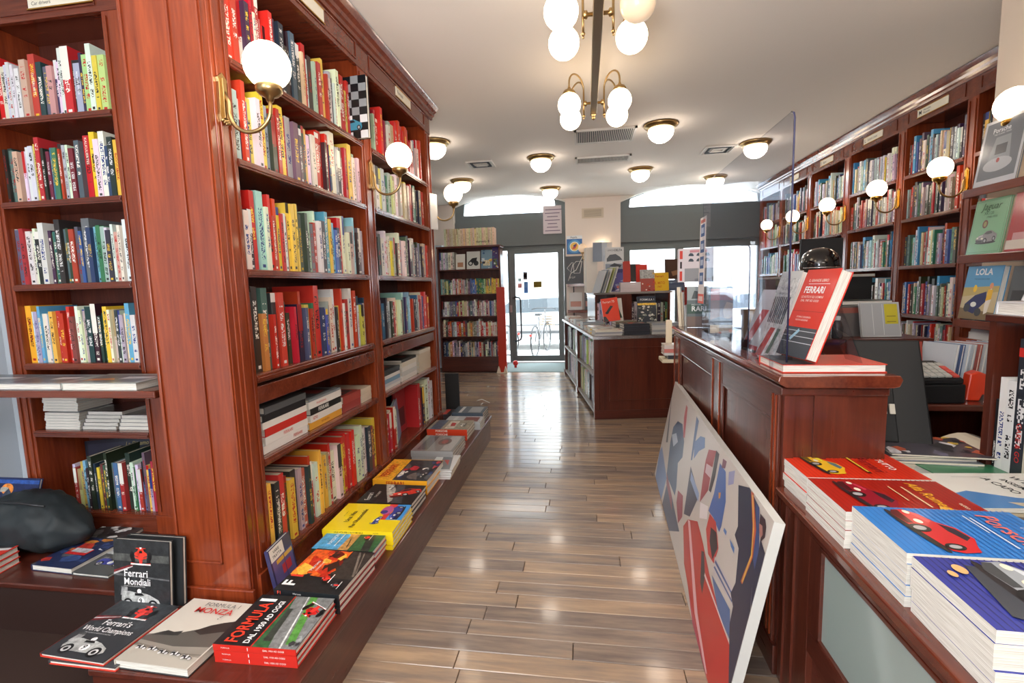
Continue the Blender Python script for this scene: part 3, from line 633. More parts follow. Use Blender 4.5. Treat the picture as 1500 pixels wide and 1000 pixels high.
sconce('big globe wall lamp on the cream pillar above the display rack', TR(2.35, 2.93, 2.235, 180), 'globe wall lamps')
# double wall lamp on the white pier
r = empty('double_wall_lamp', 'double arm brass wall lamp with two globes on the white pier', 'lamp', loc=(.135, YB, 2.05))
part('wall_plate', MB().lathe([(.001, 0), (.03, -.004), (.03, -.02), (.001, -.025)], 16, (0, 0, 0), ax='y').box(-.014, -.02, -.12, .014, 0, .1), BRASS, r)
for s in (-1, 1):
    n = 10; part('arm', MB().tube([(s*.01, -.03, -.02)]+[(s*(.095-.085*math.cos(math.pi*i/n)), -.08, -.04-.07*math.sin(math.pi*i/n)) for i in range(n+1)]+[(s*.18, -.08, .02)], .008, 8), BRASS, r)
    part('cup', MB().lathe([(.001, 0), (.03, .01), (.045, .03), (.001, .035)], 16, (s*.18, -.08, .02)), BRASS, r)
    part('globe', MB().ball((s*.18, -.08, .13), .085, n=20), OPAL3 if s < 0 else OPAL, r, 'unlit globe' if s < 0 else None)
CLP = [(-.537, 6.365, 'between the two air grilles and the back aisle'), (-1.812, 7.387, 'above the low back bookcase'), (-.557, 8.348, 'in front of the entrance door'), (.785, 5.406, 'beside the wide slotted grille'),
       (.791, 7.362, 'beyond the narrow grille'), (2.004, 6.352, 'above the cash desk, seen past the clear screen'), (2.013, 8.202, 'by the back shop window'), (-1.63, 5.42, 'half hidden behind the aisle bookcase end')]
p0 = None
for x_, y_, w_ in CLP:
    if p0 is None:
        p0 = empty('ceiling_lamp', None, 'lamp')
        part('brass_base', MB().lathe([(.001, 0), (.175, 0), (.17, -.02), (.14, -.045), (.125, -.05), (.001, -.05)], 32), BRASS, p0)
        part('globe', MB().lathe([(.12, -.045), (.128, -.075), (.118, -.115), (.09, -.15), (.05, -.175), (.001, -.185)], 32), OPAL2, p0)
        o = p0
    else: o = copytree(p0)
    o.location = (x_, y_, CZ-.001); o['label'] = 'brass ceiling lamp with milk glass bowl '+w_; o['group'] = 'ceiling lamps'
# chandelier: long brass bar with clusters of globes
ch = empty('chandelier', 'long brass chandelier with drooping globes hanging under the ceiling', 'chandelier', loc=(.079, 0, 2.85))
part('bar', MB().box(-.026, 1.2, -.02, .026, 4.12, .02), mat('dark brass bar', (128, 112, 88), .35, metal=1.0), ch, bevel=.003)
part('finial', MB().lathe([(.001, -.03), (.012, -.022), (.018, -.008), (.01, 0), (.02, .01), (.02, .03)], 12, (0, 4.10, -.03)), BRASS, ch)
for y_ in (1.6, 3.3): part('stem', MB().tube([(0, y_, .02), (0, y_, .262)], .01), BRASS, ch)
for yc in (2.655, 3.88):
    part('clamp', MB().lathe([(.012, -.075), (.02, -.07), (.02, -.055), (.01, -.05), (.01, .05), (.02, .055), (.02, .07), (.012, .075)], 12, (0, yc, -.005), ax='x'), BRASS, ch)
    for s in (-1, 1):
        for dy in (-.155, .155):
            x0 = s*.075; x1 = s*.178; y1 = yc+dy; n = 12; hp = []
            for i in range(n+1):
                a = math.pi*i/n; f = (1-math.cos(a))/2; hp.append((x0+(x1-x0)*f, yc+(y1-yc)*f, .09+.085*math.sin(a)))
            pa = [(x0, yc, -.085), (x0, yc, .0)]+hp+[(x1, y1, .065)]
            part('arm', MB().tube(pa, .0065, 8), BRASS, ch)
            part('cap', MB().lathe([(.008, .075), (.014, .06), (.036, .05), (.046, .036), (.046, .022), (.001, .022)], 20, (x1, y1, -.01)), BRASS, ch)
            unlit = yc < 3 and s > 0 and dy < 0
            part('globe', MB().ball((x1, y1, -.058), .083, n=28), OPAL3 if unlit else OPAL, ch, 'unlit globe' if unlit else None)
        part('finial', MB().ball((s*.075, yc, -.095), .011, n=10).ball((s*.075, yc, -.112), .006, n=8), BRASS, ch)

# ------------------------------------------------------------------ books with printed covers
def ell(cx, cy, rx, ry, n=16, rot=0):
    c_, s_ = math.cos(rot), math.sin(rot)
    return [(cx+rx*math.cos(2*math.pi*i/n)*c_-ry*math.sin(2*math.pi*i/n)*s_, cy+rx*math.cos(2*math.pi*i/n)*s_+ry*math.sin(2*math.pi*i/n)*c_) for i in range(n)]
def rect(x0, y0, x1, y1): return [(x0, y0), (x1, y0), (x1, y1), (x0, y1)]
def rotp(L, cx, cy, a, s=1.0):
    a = math.radians(a); c_, s_ = math.cos(a)*s, math.sin(a)*s
    return [(c, [(cx+(x-cx)*c_-(y-cy)*s_, cy+(x-cx)*s_+(y-cy)*c_) for x, y in p]) for c, p in L]
def f1front(cx, cy, s, c):
    """single seater seen from the front, metres"""
    P = lambda *q: [(cx+x*s, cy+y*s) for x, y in q]; k = (24, 24, 26)
    return [(k, P((-.36, .5), (.36, .5), (.36, .62), (-.36, .62))), (c, P((-.4, .62), (.4, .62), (.4, .66), (-.4, .66))), (k, [(cx+x*s, cy+y*s) for x, y in ell(-.72, .12, .17, .3)]), (k, [(cx+x*s, cy+y*s) for x, y in ell(.72, .12, .17, .3)]),
            (c, P((-.5, .3), (-.28, .42), (-.1, .72), (.1, .72), (.28, .42), (.5, .3), (.46, -.05), (.2, -.12), (-.2, -.12), (-.46, -.05))), ((235, 235, 235), P((-.06, .6), (.06, .6), (.08, .72), (-.08, .72))),
            (k, P((-.14, .3), (.14, .3), (.1, .48), (-.1, .48))), ((240, 60, 50), P((-.12, .3), (.12, .3), (.16, -.1), (.1, -.42), (-.1, -.42), (-.16, -.1))), ((60, 60, 64), P((-.55, .16), (-.2, .05), (-.2, .0), (-.55, .1))), ((60, 60, 64), P((.55, .16), (.2, .05), (.2, .0), (.55, .1))),
            (k, [(cx+x*s, cy+y*s) for x, y in ell(-.62, -.2, .15, .24)]), (k, [(cx+x*s, cy+y*s) for x, y in ell(.62, -.2, .15, .24)]), ((238, 238, 238), P((-.8, -.42), (.8, -.42), (.82, -.52), (-.82, -.52))), (c, P((-.8, -.36), (-.3, -.42), (.3, -.42), (.8, -.36), (.8, -.42), (-.8, -.42)))]
def oldracer(cx, cy, s, c=(176, 178, 176), k=(30, 30, 32)):
    """low open racing car seen from the side"""
    P = lambda *q: [(cx+x*s, cy+y*s) for x, y in q]; E = lambda x, y, r, n=16: [(cx+a*s, cy+b*s) for a, b in ell(x, y, r, r*.95, n)]
    L = [((150, 150, 150), P((-1.1, .12), (-1.02, .5), (-.7, .52), (-.7, .12))), (c, P((-1.05, -.1), (-1.0, .3), (-.6, .34), (-.2, .28), (.1, .3), (.5, .22), (1.0, .0), (1.12, -.22), (.95, -.34), (-.9, -.34))), ((245, 245, 245), E(-.05, .36, .12)), (k, P((-.3, .26), (.1, .28), (.22, .16), (-.3, .14)))]
    for x in (-.68, .7): L += [(k, E(x, -.26, .27)), ((200, 200, 200), E(x, -.26, .17)), (k, E(x, -.26, .09))]
    return L+[((250, 250, 250), E(.05, -.1, .19)), ((90, 90, 90), P((-1.05, .5), (-.72, .54), (-.72, .60), (-1.05, .56)))]
def gt(cx, cy, s, c, g=(40, 40, 50)):
    """road car seen three quarters from the front"""
    P = lambda *q: [(cx+x*s, cy+y*s) for x, y in q]; d = tuple(v*.45 for v in c); l = tuple(min(255, v*1.15+30) for v in c)
    return [((40, 36, 40), [(cx+x*s, cy+y*s) for x, y in ell(0, -.42, 1.05, .12)]), (c, P((-1.0, -.3), (-1.02, -.02), (-.75, .18), (-.35, .26), (-.05, .5), (.45, .52), (.8, .3), (1.02, .2), (1.05, -.15), (.95, -.34), (-.8, -.42))),
            (g, P((-.28, .26), (0, .45), (.4, .47), (.55, .28), (.1, .22))), (d, P((-1.0, -.3), (-.98, -.16), (-.3, -.24), (-.3, -.38), (-.8, -.42))), (l, P((-.95, .0), (-.72, .14), (-.38, .2), (-.3, .1), (-.6, .04))), ((240, 236, 214), [(cx+x*s, cy+y*s) for x, y in ell(-.86, -.03, .1, .07)]), ((240, 236, 214), [(cx+x*s, cy+y*s) for x, y in ell(-.38, -.08, .12, .08)]),
            ((28, 28, 30), [(cx+x*s, cy+y*s) for x, y in ell(-.05, -.28, .2, .22)]), ((175, 175, 178), [(cx+x*s, cy+y*s) for x, y in ell(-.05, -.28, .11, .13)]), ((28, 28, 30), [(cx+x*s, cy+y*s) for x, y in ell(.8, -.16, .15, .2)]), ((175, 175, 178), [(cx+x*s, cy+y*s) for x, y in ell(.8, -.16, .08, .12)])]
def blobs(w, h, n, pal, sd, r=(.05, .3)):
    q = random.Random(sd); L = []
    for _ in range(n):
        cx, cy = q.uniform(0, w), q.uniform(0, h); k = q.randint(3, 7); R_ = q.uniform(*r)*min(w, h); a0 = q.uniform(0, 6)
        L.append((q.choice(pal), [(min(w, max(0, cx+R_*q.uniform(.4, 1)*math.cos(a0+6.283*i/k)*1.4)), min(h, max(0, cy+R_*q.uniform(.4, 1)*math.sin(a0+6.283*i/k)))) for i in range(k)]))
    return L
def area(p): return sum(p[i][0]*p[(i+1) % len(p)][1]-p[(i+1) % len(p)][0]*p[i][1] for i in range(len(p)))/2
def printed(L, z0, root, name='cover_picture', m=None, dz=.0001, box=None):
    mb = MB()
    for i, (c, p) in enumerate(L):
        if box: p = [(min(box[0], max(0, x)), min(box[1], max(0, y))) for x, y in p]
        if abs(area(p)) < 1e-7: continue
        if area(p) < 0: p = p[::-1]
        z = z0+dz*(i+1); mb.add([(x, y, z) for x, y in p], [tuple(range(len(p)))], 0, col(c))
    return part(name, mb, m or PRINT, root)
def cbook(name, label, M, w, h, t, c, art=(), texts=(), pages=(236, 230, 214), spine=None, spinec=None, hard=True, group=None, cat='book', wrap=False, backc=None, dz=.0001, pm=None):
    """book lying on its back cover: x across the cover (spine at x=0), y up the cover, z out of the cover"""
    b = .0028 if hard else .0008; e = .004 if hard else 0; mb = MB(); cc = col(c); sc = col(spinec or c); bc = col(backc or c)
    mb.box(0, 0, 0, w, h, b, 0, bc); mb.box(0, 0, t-b, w, h, t, 0, cc); mb.box(-.0005, 0, 0, .003, h, t, 0, sc)
    o = mb.build(name, PRINT, M=M, label=label, cat=cat, group=group)
    part('pages', MB().box(.003, e, b, w-e, h-e, t-b), PAGES if t > .012 else PAGEV, o)
    if art: printed(art, t, o, m=pm or (PHOTO if len(art) > 9 else PRINT), box=(w, h), dz=dz)
    zt = t+dz*(len(art)+2)+.0001
    for (s, x, y, size, tc_, *k) in texts:
        k = k[0] if k else {}
        R = Matrix.Translation((x, y, zt)) @ Matrix.Rotation(math.radians(k.get('rot', 0)), 4, 'Z'); zt += .00004
        text(s, size, tc_, R, o, bold=k.get('bold', 0), shear=k.get('shear', 0), squeeze=k.get('sq', 1), align=k.get('al', 'LEFT'))
    for (s, y, size, tc_, *k) in (spine or ()):
        k = k[0] if k else {}
        R = frame((-.0012, y, t/2), (0, -1, 0), (0, 0, 1)); text(s, size, tc_, R, o, 'spine_title', bold=k.get('bold', 0), squeeze=k.get('sq', 1), align=k.get('al', 'LEFT'))
    if wrap: part('shrink_wrap', MB().box(-.002, -.002, -.0005, w+.002, h+.002, t+.0025), FILM, o)
    return o
def stack(n, name, labels, M, w, h, t, c, **k):
    """n copies lying on each other, top one last; labels from the top"""
    art, tx = k.pop('art', ()), k.pop('texts', ()); q = random.Random(len(labels[0])); out = []
    for i in range(n):
        top = i == n-1; J = Matrix.Translation((0, 0, i*(t+.0006))) @ (Matrix.Identity(4) if top else TR(q.uniform(-.003, .003), q.uniform(-.003, .003)))
        out.append(cbook(name, labels[n-1-i] if n-1-i < len(labels) else labels[0]+', copy %s from the top' % ORD(n-i), M @ J, w, h, t, c, art=art if top else (), texts=tx if top else (), **k))
    return out
K = (30, 30, 34)
def L3(s, n): return [s+', topmost of its pile']+[s+', %s in its pile' % ORD(i+1) for i in range(1, n)]
Z0 = .2437
# ---- books lying on the near end of the plinth
wc = [((58, 62, 66), rect(0, .15, .28, .30))]+[((120, 40, 44), [(0, .2), (.10, .215), (.10, .209), (0, .19)]), ((200, 196, 196), [(0, .19), (.1, .209), (.1, .206), (0, .182)]), ((120, 40, 44), [(0, .182), (.1, .206), (.1, .2), (0, .17)])]+f1front(.165, .235, .066, (205, 40, 30))+oldracer(.13, .055, .088)
cbook('display_book', 'dark grey racing book lying flat at the outer plinth corner, red and white cars', TR(-1.905, 1.315, Z0+.016, -3), .272, .30, .014, (58, 60, 64), art=wc,
      texts=[("Ferrari's", .07, .168, .040, (236, 236, 236), dict(sq=.95, bold=.01)), ('World Champions', .02, .132, .034, (236, 236, 236), dict(sq=.86, bold=.008)), ('THE GLORIOUS HISTORY IN RACING', .05, .112, .007, (200, 200, 200)), ('9', .126, .046, .030, (40, 40, 42), dict(bold=.02))], spinec=(216, 60, 44), backc=(216, 60, 44), cat='book')
cbook('display_book', 'second dark racing book lying hidden under the dark one at the outer corner', TR(-1.86, 1.305, Z0, -1), .272, .295, .015, (70, 72, 76), backc=(216, 60, 44), cat='book')
mz = [((212, 206, 194), rect(0, 0, .285, .34))]+[((150, 144, 134), [(0, .06), (.285, .03), (.285, .16), (0, .13)]), ((96, 92, 86), [(0, .12), (.05, .15), (.10, .142), (.16, .17), (.22, .2), (.285, .24), (.285, .10), (.15, .085), (0, .1)]),
      ((60, 58, 56), [(.02, .125), (.06, .155), (.09, .15), (.12, .16), (.12, .135), (.06, .13)]), ((52, 50, 48), [(.16, .165), (.2, .2), (.24, .22), (.285, .235), (.285, .18), (.2, .15)]), ((186, 180, 168), [(0, .0), (.285, .0), (.285, .05), (0, .07)]), ((128, 122, 112), [(0, .085), (.2, .06), (.285, .065), (.285, .06), (.2, .052), (0, .075)])]
for i in range(5): mz += oldracer(.04+i*.052, .066-.006*i+.004*(i % 2), .020, (40, 40, 42), (240, 240, 240))
cbook('display_book', 'thick cream book lying flat with a grey photo of old racers', TR(-1.605, 1.315, Z0, -2), .290, .335, .032, (214, 208, 196), art=mz, pm=PRINT,
      texts=[('FORMULA 1', .09, .30, .030, (90, 90, 92), dict(sq=.98)), ('MONZA', .075, .265, .042, (200, 40, 36), dict(bold=.012, sq=1.05)), ('& BACK', .205, .225, .011, (60, 60, 60), dict(rot=70))], pages=(220, 216, 206), backc=(40, 40, 44))
def flat(x, y, rz=0, z=Z0): return frame((x, y, z), (-math.sin(math.radians(rz)), math.cos(math.radians(rz)), 0), (-math.cos(math.radians(rz)), -math.sin(math.radians(rz)), 0))
# flat(): spine towards the camera (-y), cover top towards -x; origin = right near corner
f1d = [((34, 34, 36), rect(0, .16, .28, .305)), ((126, 128, 128), rect(0, 0, .28, .165)), ((90, 150, 70), [(.02, .02), (.28, .07), (.28, .10), (.02, .05)]), ((54, 96, 60), [(.0, .10), (.22, .15), (.28, .16), (.0, .16)]), ((60, 66, 60), [(.03, .11), (.2, .13), (.2, .15), (.03, .14)]),
       ((214, 218, 216), [(.0, .055), (.28, .105), (.28, .11), (.0, .062)]), ((196, 40, 34), [(0, .160), (.28, .160), (.28, .165), (0, .165)])]
f1d += rotp(f1front(.20, .045, .045, (200, 34, 34)), .20, .045, 65, 1.25)+blobs(.1, .05, 5, [(60, 60, 64), (160, 165, 165)], 3, (.1, .3))
stack(3, 'display_book', L3('red spined racing book lying at the plinth corner', 3), flat(-.975, 1.385, 1), .272, .305, .0225, (40, 38, 40), art=f1d, group='red spined racing books at the plinth corner',
      texts=[('FORMULA', .01, .245, .068, (228, 62, 36), dict(sq=.68, bold=.02)), ('1', .215, .252, .088, (240, 240, 240), dict(bold=.04)), ('DAL 1950 AD OGGI', .01, .190, .030, (240, 240, 240), dict(bold=.025, sq=.86))],
      spinec=(206, 44, 34), backc=(206, 44, 34), spine=[('1', .18, .017, (240, 240, 240), dict(bold=.02)), ('DAL 1950 AD OGGI', .12, .009, (240, 230, 225)), ('FORMULA', .275, .007, (240, 220, 215))])
her = [((36, 36, 38), rect(0, 0, .30, .30))]+[((228, 92, 36), rect(.12, .12, .30, .285)), ((60, 54, 50), [(.1, 0), (.3, 0), (.3, .10), (.1, .12)]), ((120, 110, 100), [(.12, .0), (.3, .06), (.3, .07), (.12, .01)]), ((120, 110, 100), [(.14, .0), (.3, .04), (.3, .045), (.14, .005)])]
her += [(c, [(x+.10, y+.10) for x, y in p]) for c, p in blobs(.20, .18, 34, [(240, 150, 50), (250, 190, 70), (200, 50, 30), (120, 30, 24), (240, 110, 40), (60, 34, 30)], 8, (.08, .28))]+f1front(.09, .10, .035, (220, 50, 40))+f1front(.05, .04, .03, (90, 90, 96))
stack(3, 'display_book', L3('black book with a fiery orange cover picture', 3), flat(-.968, 1.665, -2), .31, .285, .026, (36, 36, 40), art=her, group='fiery black books on the plinth',
      texts=[('F', .02, .235, .075, (240, 240, 240), dict(bold=.03)), ('1', .07, .235, .075, (228, 60, 40), dict(bold=.03)), ('Heroes', .13, .205, .024, (240, 240, 240)), ('CHAMPIONS', .13, .18, .012, (230, 230, 230))], spinec=(34, 38, 42), backc=(150, 40, 44),
      spine=[('Heroes', .2, .012, (225, 225, 225)), ('F1', .27, .02, (228, 80, 60), dict(bold=.02))])
cbook('display_book', 'small purple and blue leaning book with white price card beside the pier', frame((-1.292, 1.735, Z0), (-.10, .995, 0), (-.16, -.02, .98)), .174, .20, .016, (54, 52, 92),
      art=[((96, 88, 140), rect(.01, .02, .165, .14)), ((210, 170, 60), rect(.04, .118, .165, .135)), ((190, 60, 70), [(.07, .06), (.14, .06), (.14, .1), (.07, .1)]), ((70, 66, 120), rect(.095, .02, .1, .14)), ((236, 234, 228), rect(.005, .142, .11, .196)), ((206, 160, 60), ell(.03, .025, .015, .015))],
      texts=[('VARIE', .03, .178, .018, (60, 60, 60), dict(bold=.01)), ('TRATTA', .02, .158, .018, (60, 60, 60), dict(bold=.01))])
bgp = [((84, 166, 214), rect(0, .17, .24, .30)), ((200, 150, 84), [(0, .12), (.24, .12), (.24, .2), (.12, .17), (0, .175)]), ((52, 96, 60), rect(0, 0, .24, .125)), ((50, 54, 52), [(.0, .02), (.24, .06), (.24, .10), (0, .06)])]
bgp += f1front(.12, .075, .03, (200, 40, 40))+[((225, 225, 220), [(.03, .2), (.2, .2), (.2, .205), (.03, .205)]), ((90, 80, 60), [(.02, .14), (.1, .155), (.1, .15), (.02, .135)])]
stack(3, 'display_book', L3('sky blue and green racing book before the yellow pile', 3), flat(-.975, 1.99, 0), .225, .302, .024, (90, 150, 190), art=bgp, spinec=(40, 60, 50), backc=(180, 50, 56), texts=[('PASSIONE', .04, .235, .026, (230, 240, 245), dict(bold=.01))], group='blue and green racing books on the plinth')
uv_ = [((244, 214, 26), rect(0, 0, .30, .355)), ((66, 150, 222), rect(.12, 0, .30, .11)), ((222, 66, 60), [(.12, .085), (.30, .075), (.30, .12), (.2, .115), (.12, .11)])]+gt(.2, .06, .075, (60, 70, 150), (220, 120, 60))+oldracer(.11, .125, .04, (50, 70, 150), (40, 40, 90))+[((190, 90, 150), ell(.22, .11, .05, .03)), ((60, 60, 130), ell(.2, .12, .02, .02))]
stack(4, 'display_book', L3('bright yellow book about a life for motor cars', 4), flat(-.94, 2.14, 1.5), .295, .362, .0225, (244, 214, 26), art=uv_, pm=PRINT, group='yellow books on the plinth',
      texts=[('Una Vita', .08, .275, .034, (56, 50, 30), dict(bold=.015, shear=-.1)), ("Per l'Automobile", .025, .225, .032, (56, 50, 30), dict(bold=.015, sq=.9)), ('UGO GOBBATO', .14, .315, .008, (60, 60, 50))],
      spine=[("UNA VITA PER L'AUTOMOBILE", .30, .011, (50, 46, 30), dict(bold=.01)), ('EDITORE', .10, .007, (90, 80, 40))])
df = [((40, 34, 34), rect(0, 0, .25, .32)), ((176, 170, 160), [(.0, .14), (.13, .2), (.25, .25), (.25, .2), (.08, .11)]), ((70, 70, 74), [(0, .06), (.25, .13), (.25, .18), (0, .12)])]+rotp(gt(.14, .09, .09, (206, 52, 36)), .14, .09, -62)+gt(.2, .2, .03, (226, 222, 214))
stack(3, 'display_book', L3('dark book with red racing cars on its cover', 3), flat(-.965, 2.475, 0), .25, .325, .026, (44, 38, 38), art=df, texts=[('Ferrari', .02, .27, .045, (230, 226, 220), dict(sq=.8, rot=10)), ('THE BEST', .06, .24, .02, (210, 200, 190))], group='dark racing books on the plinth')
fo = [((238, 170, 40), rect(0, .2, .29, .355)), ((54, 54, 58), rect(.0, 0, .29, .225))]+[(c, [(x, y) for x, y in p]) for c, p in blobs(.29, .215, 26, [(90, 92, 96), (226, 220, 210), (40, 60, 110), (190, 50, 60), (110, 100, 96), (30, 30, 34)], 5, (.06, .2))]+gt(.1, .06, .06, (60, 60, 66))
stack(2, 'display_book', L3('thick orange book with a pit lane photo', 2), flat(-.975, 2.77, 0, Z0+.0), .36, .352, .044, (238, 170, 40), art=[(c, [(x*1.22, y) for x, y in p]) for c, p in fo], group='thick orange books on the plinth',
      texts=[('FERRARI', .04, .295, .072, (196, 60, 20), dict(sq=.82, bold=.02))], spine=[('FERRARI', .265, .032, (176, 40, 20), dict(bold=.02)), ('TALES FROM THE CHAMPIONS', .26, .006, (150, 60, 20))])
for i in range(4): cbook('display_magazine', 'thin white magazine in the pile beside the orange book, %s from top' % ORD(4-i), flat(-.90+.004*(i % 2), 3.02+.01*i, 3, Z0+.0125*i), .30, .17, .012, (206, 206, 206), hard=False, cat='magazine', art=([((120, 124, 128), [(.02, .02), (.28, .05), (.28, .12), (.02, .1)]), ((180, 60, 50), [(.1, .05), (.2, .06), (.2, .1)])] if i == 3 else ()), group='white magazines on the plinth')
gg = [((150, 150, 148), rect(0, 0, .38, .30)), ((196, 194, 190), rect(.02, .02, .36, .1)), ((120, 100, 96), ell(.22, .12, .08, .05)), ((170, 80, 70), ell(.22, .12, .05, .025)), ((90, 92, 96), rect(.03, .2, .35, .28))]
stack(4, 'display_book', L3('grey shrink wrapped book on the plinth', 4), flat(-.957, 3.30, 0), .37, .315, .0225, (164, 164, 162), art=gg, wrap=True, group='grey wrapped books on the plinth')
pg_ = [((150, 142, 124), rect(0, 0, .28, .34)), ((70, 86, 110), [(.0, .23), (.28, .23), (.28, .32), (0, .32)]), ((206, 198, 186), rect(.03, .12, .25, .2)), ((190, 50, 50), [(.1, .13), (.2, .14), (.2, .18), (.1, .17)])]+gt(.14, .07, .05, (200, 196, 190))
stack(3, 'display_book', L3('book with orange red spine on the plinth', 3), flat(-.985, 3.84, 0), .285, .345, .03, (150, 142, 124), art=pg_, spinec=(214, 66, 36), spine=[('PORSCHE', .27, .024, (240, 234, 224), dict(bold=.02))], group='orange red spined books on the plinth')
for (a, b_, x, y, n_, w_, h_, tag_) in (((186, 190, 194), (120, 60, 56), -.94, 4.14, 3, .20, .33, 'pale grey book just before the plinth end'), ((74, 86, 100), (160, 164, 168), -.96, 4.36, 4, .26, .30, 'slate grey book at the far end of the plinth')):
    stack(n_, 'display_book', L3(tag_, n_), flat(x, y, 0), w_, h_, .023, a, art=[(b_, rect(.03, .03, w_-.03, h_*.5)), ((210, 212, 214), rect(.02, h_*.7, w_-.02, h_*.8))], group=tag_+' pile')
stack(3, 'display_book', L3('small red banded book at the plinth end', 3), flat(-1.27, 4.37, 0), .22, .10, .024, (60, 56, 60), art=[((200, 70, 60), rect(.02, .05, .2, .09))], group='small dark books at the plinth end')
# two upright black racing books
fm = [((44, 46, 48), rect(0, 0, .26, .28)), ((96, 98, 100), [(0, .13), (.26, .12), (.26, .125), (0, .14)]), ((120, 40, 44), [(0, .15), (.09, .18), (.09, .172), (0, .14)]), ((205, 200, 200), [(0, .14), (.09, .172), (.09, .168), (0, .132)]), ((80, 82, 80), rect(0, .19, .26, .22))]+f1front(.13, .208, .058, (226, 60, 40))+oldracer(.125, .04, .085)
for i, (dx, dy) in enumerate(((0, 0), (.028, .036))):
    cbook('display_book', 'upright black book with red and white racing cars, '+('front copy' if i == 0 else 'rear copy'), frame((-1.924+dx, 1.625+dy, Z0+.001), (1, -.015, 0), (.0, .10, .995)), .262, .278, .018, (40, 42, 46), art=fm if i == 0 else fm[:1], group='upright black racing books',
      texts=[('Ferrari', .05, .142, .042, (240, 240, 240), dict(bold=.012, sq=.98)), ('Mondiali', .05, .108, .040, (240, 240, 240), dict(bold=.012, sq=.92)), ('UN SECOLO DI GRANDI VITTORIE', .05, .09, .0065, (210, 210, 210)), ('9', .121, .032, .028, (40, 40, 42), dict(bold=.02))] if i == 0 else ())
# ---- books on the corner ledge
lb_ = blobs(.235, .25, 22, [(34, 46, 84), (226, 226, 226), (200, 130, 60), (60, 80, 130), (90, 90, 96), (190, 60, 50)], 12, (.06, .22))
cbook('display_book', 'navy and white yearbook with red title lying on the corner ledge', TR(-2.585, 1.80, Z0, -3), .235, .255, .03, (40, 50, 88), art=lb_+[((204, 44, 44), rect(.06, .10, .18, .15)), ((200, 200, 205), rect(.07, .12, .17, .155))], pages=(230, 230, 226))
cbook('display_book', 'grey racing book lying between the yearbook and the upright books', TR(-2.345, 1.785, Z0, -2), .20, .235, .014, (86, 90, 92), art=oldracer(.1, .1, .07, (70, 80, 170), (40, 40, 44))+[((230, 210, 60), ell(.11, .11, .01, .006)), ((190, 194, 196), [(0, .16), (.2, .15), (.2, .2), (0, .2)])])
cbook('display_book', 'black and white photo book lying behind the yearbook', TR(-2.62, 2.06, Z0, 4), .25, .12, .02, (60, 60, 62), art=blobs(.25, .12, 18, [(226, 226, 226), (120, 120, 120), (40, 40, 42)], 9, (.1, .3)))
stack(3, 'display_book', L3('white book with red cover lying beside the black bag', 3), TR(-3.06, 1.64, Z0, 9), .37, .16, .028, (222, 60, 44), pages=(236, 234, 230), group='red covered books by the bag', art=[((226, 226, 226), [(.2, .10), (.36, .12), (.36, .15), (.2, .15)]), ((60, 60, 64), [(.1, .13), (.36, .14), (.36, .16), (.1, .16)])])
bl = [((30, 44, 90), rect(0, 0, .34, .24)), ((226, 196, 40), [(0, .03), (.2, .06), (.3, .10), (.3, .12), (.15, .09), (0, .07)]), ((230, 140, 60), ell(.12, .19, .04, .03)), ((50, 90, 170), rect(0, .22, .34, .24)), ((226, 196, 40), [(0, .0), (.2, .02), (.2, .035), (0, .02)])]+blobs(.34, .2, 12, [(170, 170, 160), (110, 120, 110), (60, 70, 90), (200, 190, 150)], 4, (.08, .2))
cbook('display_book', 'blue and yellow picture book leaning behind the black bag', frame((-3.27, 2.08, Z0), (1, .0, .0), (.0, .3, .95)), .32, .30, .016, (30, 44, 90), art=[(c, [(x, y+.05) for x, y in p]) for c, p in bl])
# black bag
bm = MB(); n = 36; NS = 30; q = random.Random(2)
from mathutils import noise as _ns
def _lerp(T_, u):
    k = min(len(T_)-2, int(u*(len(T_)-1))); f = u*(len(T_)-1)-k; a, b = T_[k], T_[k+1]
    return a+(b-a)*f if not isinstance(a, tuple) else tuple(x+(y-x)*f for x, y in zip(a, b))
ctr = [(-3.14, 1.99, .34), (-2.98, 1.98, .38), (-2.84, 1.985, .40), (-2.70, 1.99, .385), (-2.59, 1.99, .35), (-2.49, 2.0, .32)]; rr = [.09, .14, .155, .145, .11, .03]
vs = []
for i in range(NS+1):
    c_, r_ = _lerp(ctr, i/NS), _lerp(rr, i/NS)
    for k in range(n):
        a = 2*math.pi*k/n; f = r_*(1+.22*abs(_ns.noise(Vector((i*.22, math.cos(a)*1.6, math.sin(a)*1.6))))+.10*_ns.noise(Vector((i*.5, math.cos(a)*4, math.sin(a)*4)))-.06)
        vs.append((c_[0]+.02*math.sin(a), c_[1]+f*math.cos(a), max(.2455, c_[2]+f*math.sin(a)*(1.0 if math.sin(a) < 0 else .92))))
bm.add(vs, [(i*n+k, i*n+(k+1) % n, (i+1)*n+(k+1) % n, (i+1)*n+k) for i in range(NS) for k in range(n)]+[tuple(range(n-1, -1, -1)), tuple(NS*n+k for k in range(n))], 0, (1, 1, 1, 1), True)
FAB = mat('black nylon', (34, 42, 46), .6, spec=.5)
bag = bm.build('shoulder_bag', FAB, label='soft black nylon bag slumped on the corner ledge', cat='bag')
part('zip', MB().tube([(-3.0, 1.90, .51), (-2.85, 1.89, .525), (-2.72, 1.89, .525), (-2.6, 1.90, .51)], .005), mat('zip', (60, 62, 66), .4, metal=.5), bag)
part('strap', MB().tube([(-2.95, 1.85, .46), (-2.86, 1.82, .38), (-2.80, 1.81, .30), (-2.88, 1.82, .262)], .012, 6), FAB, bag)
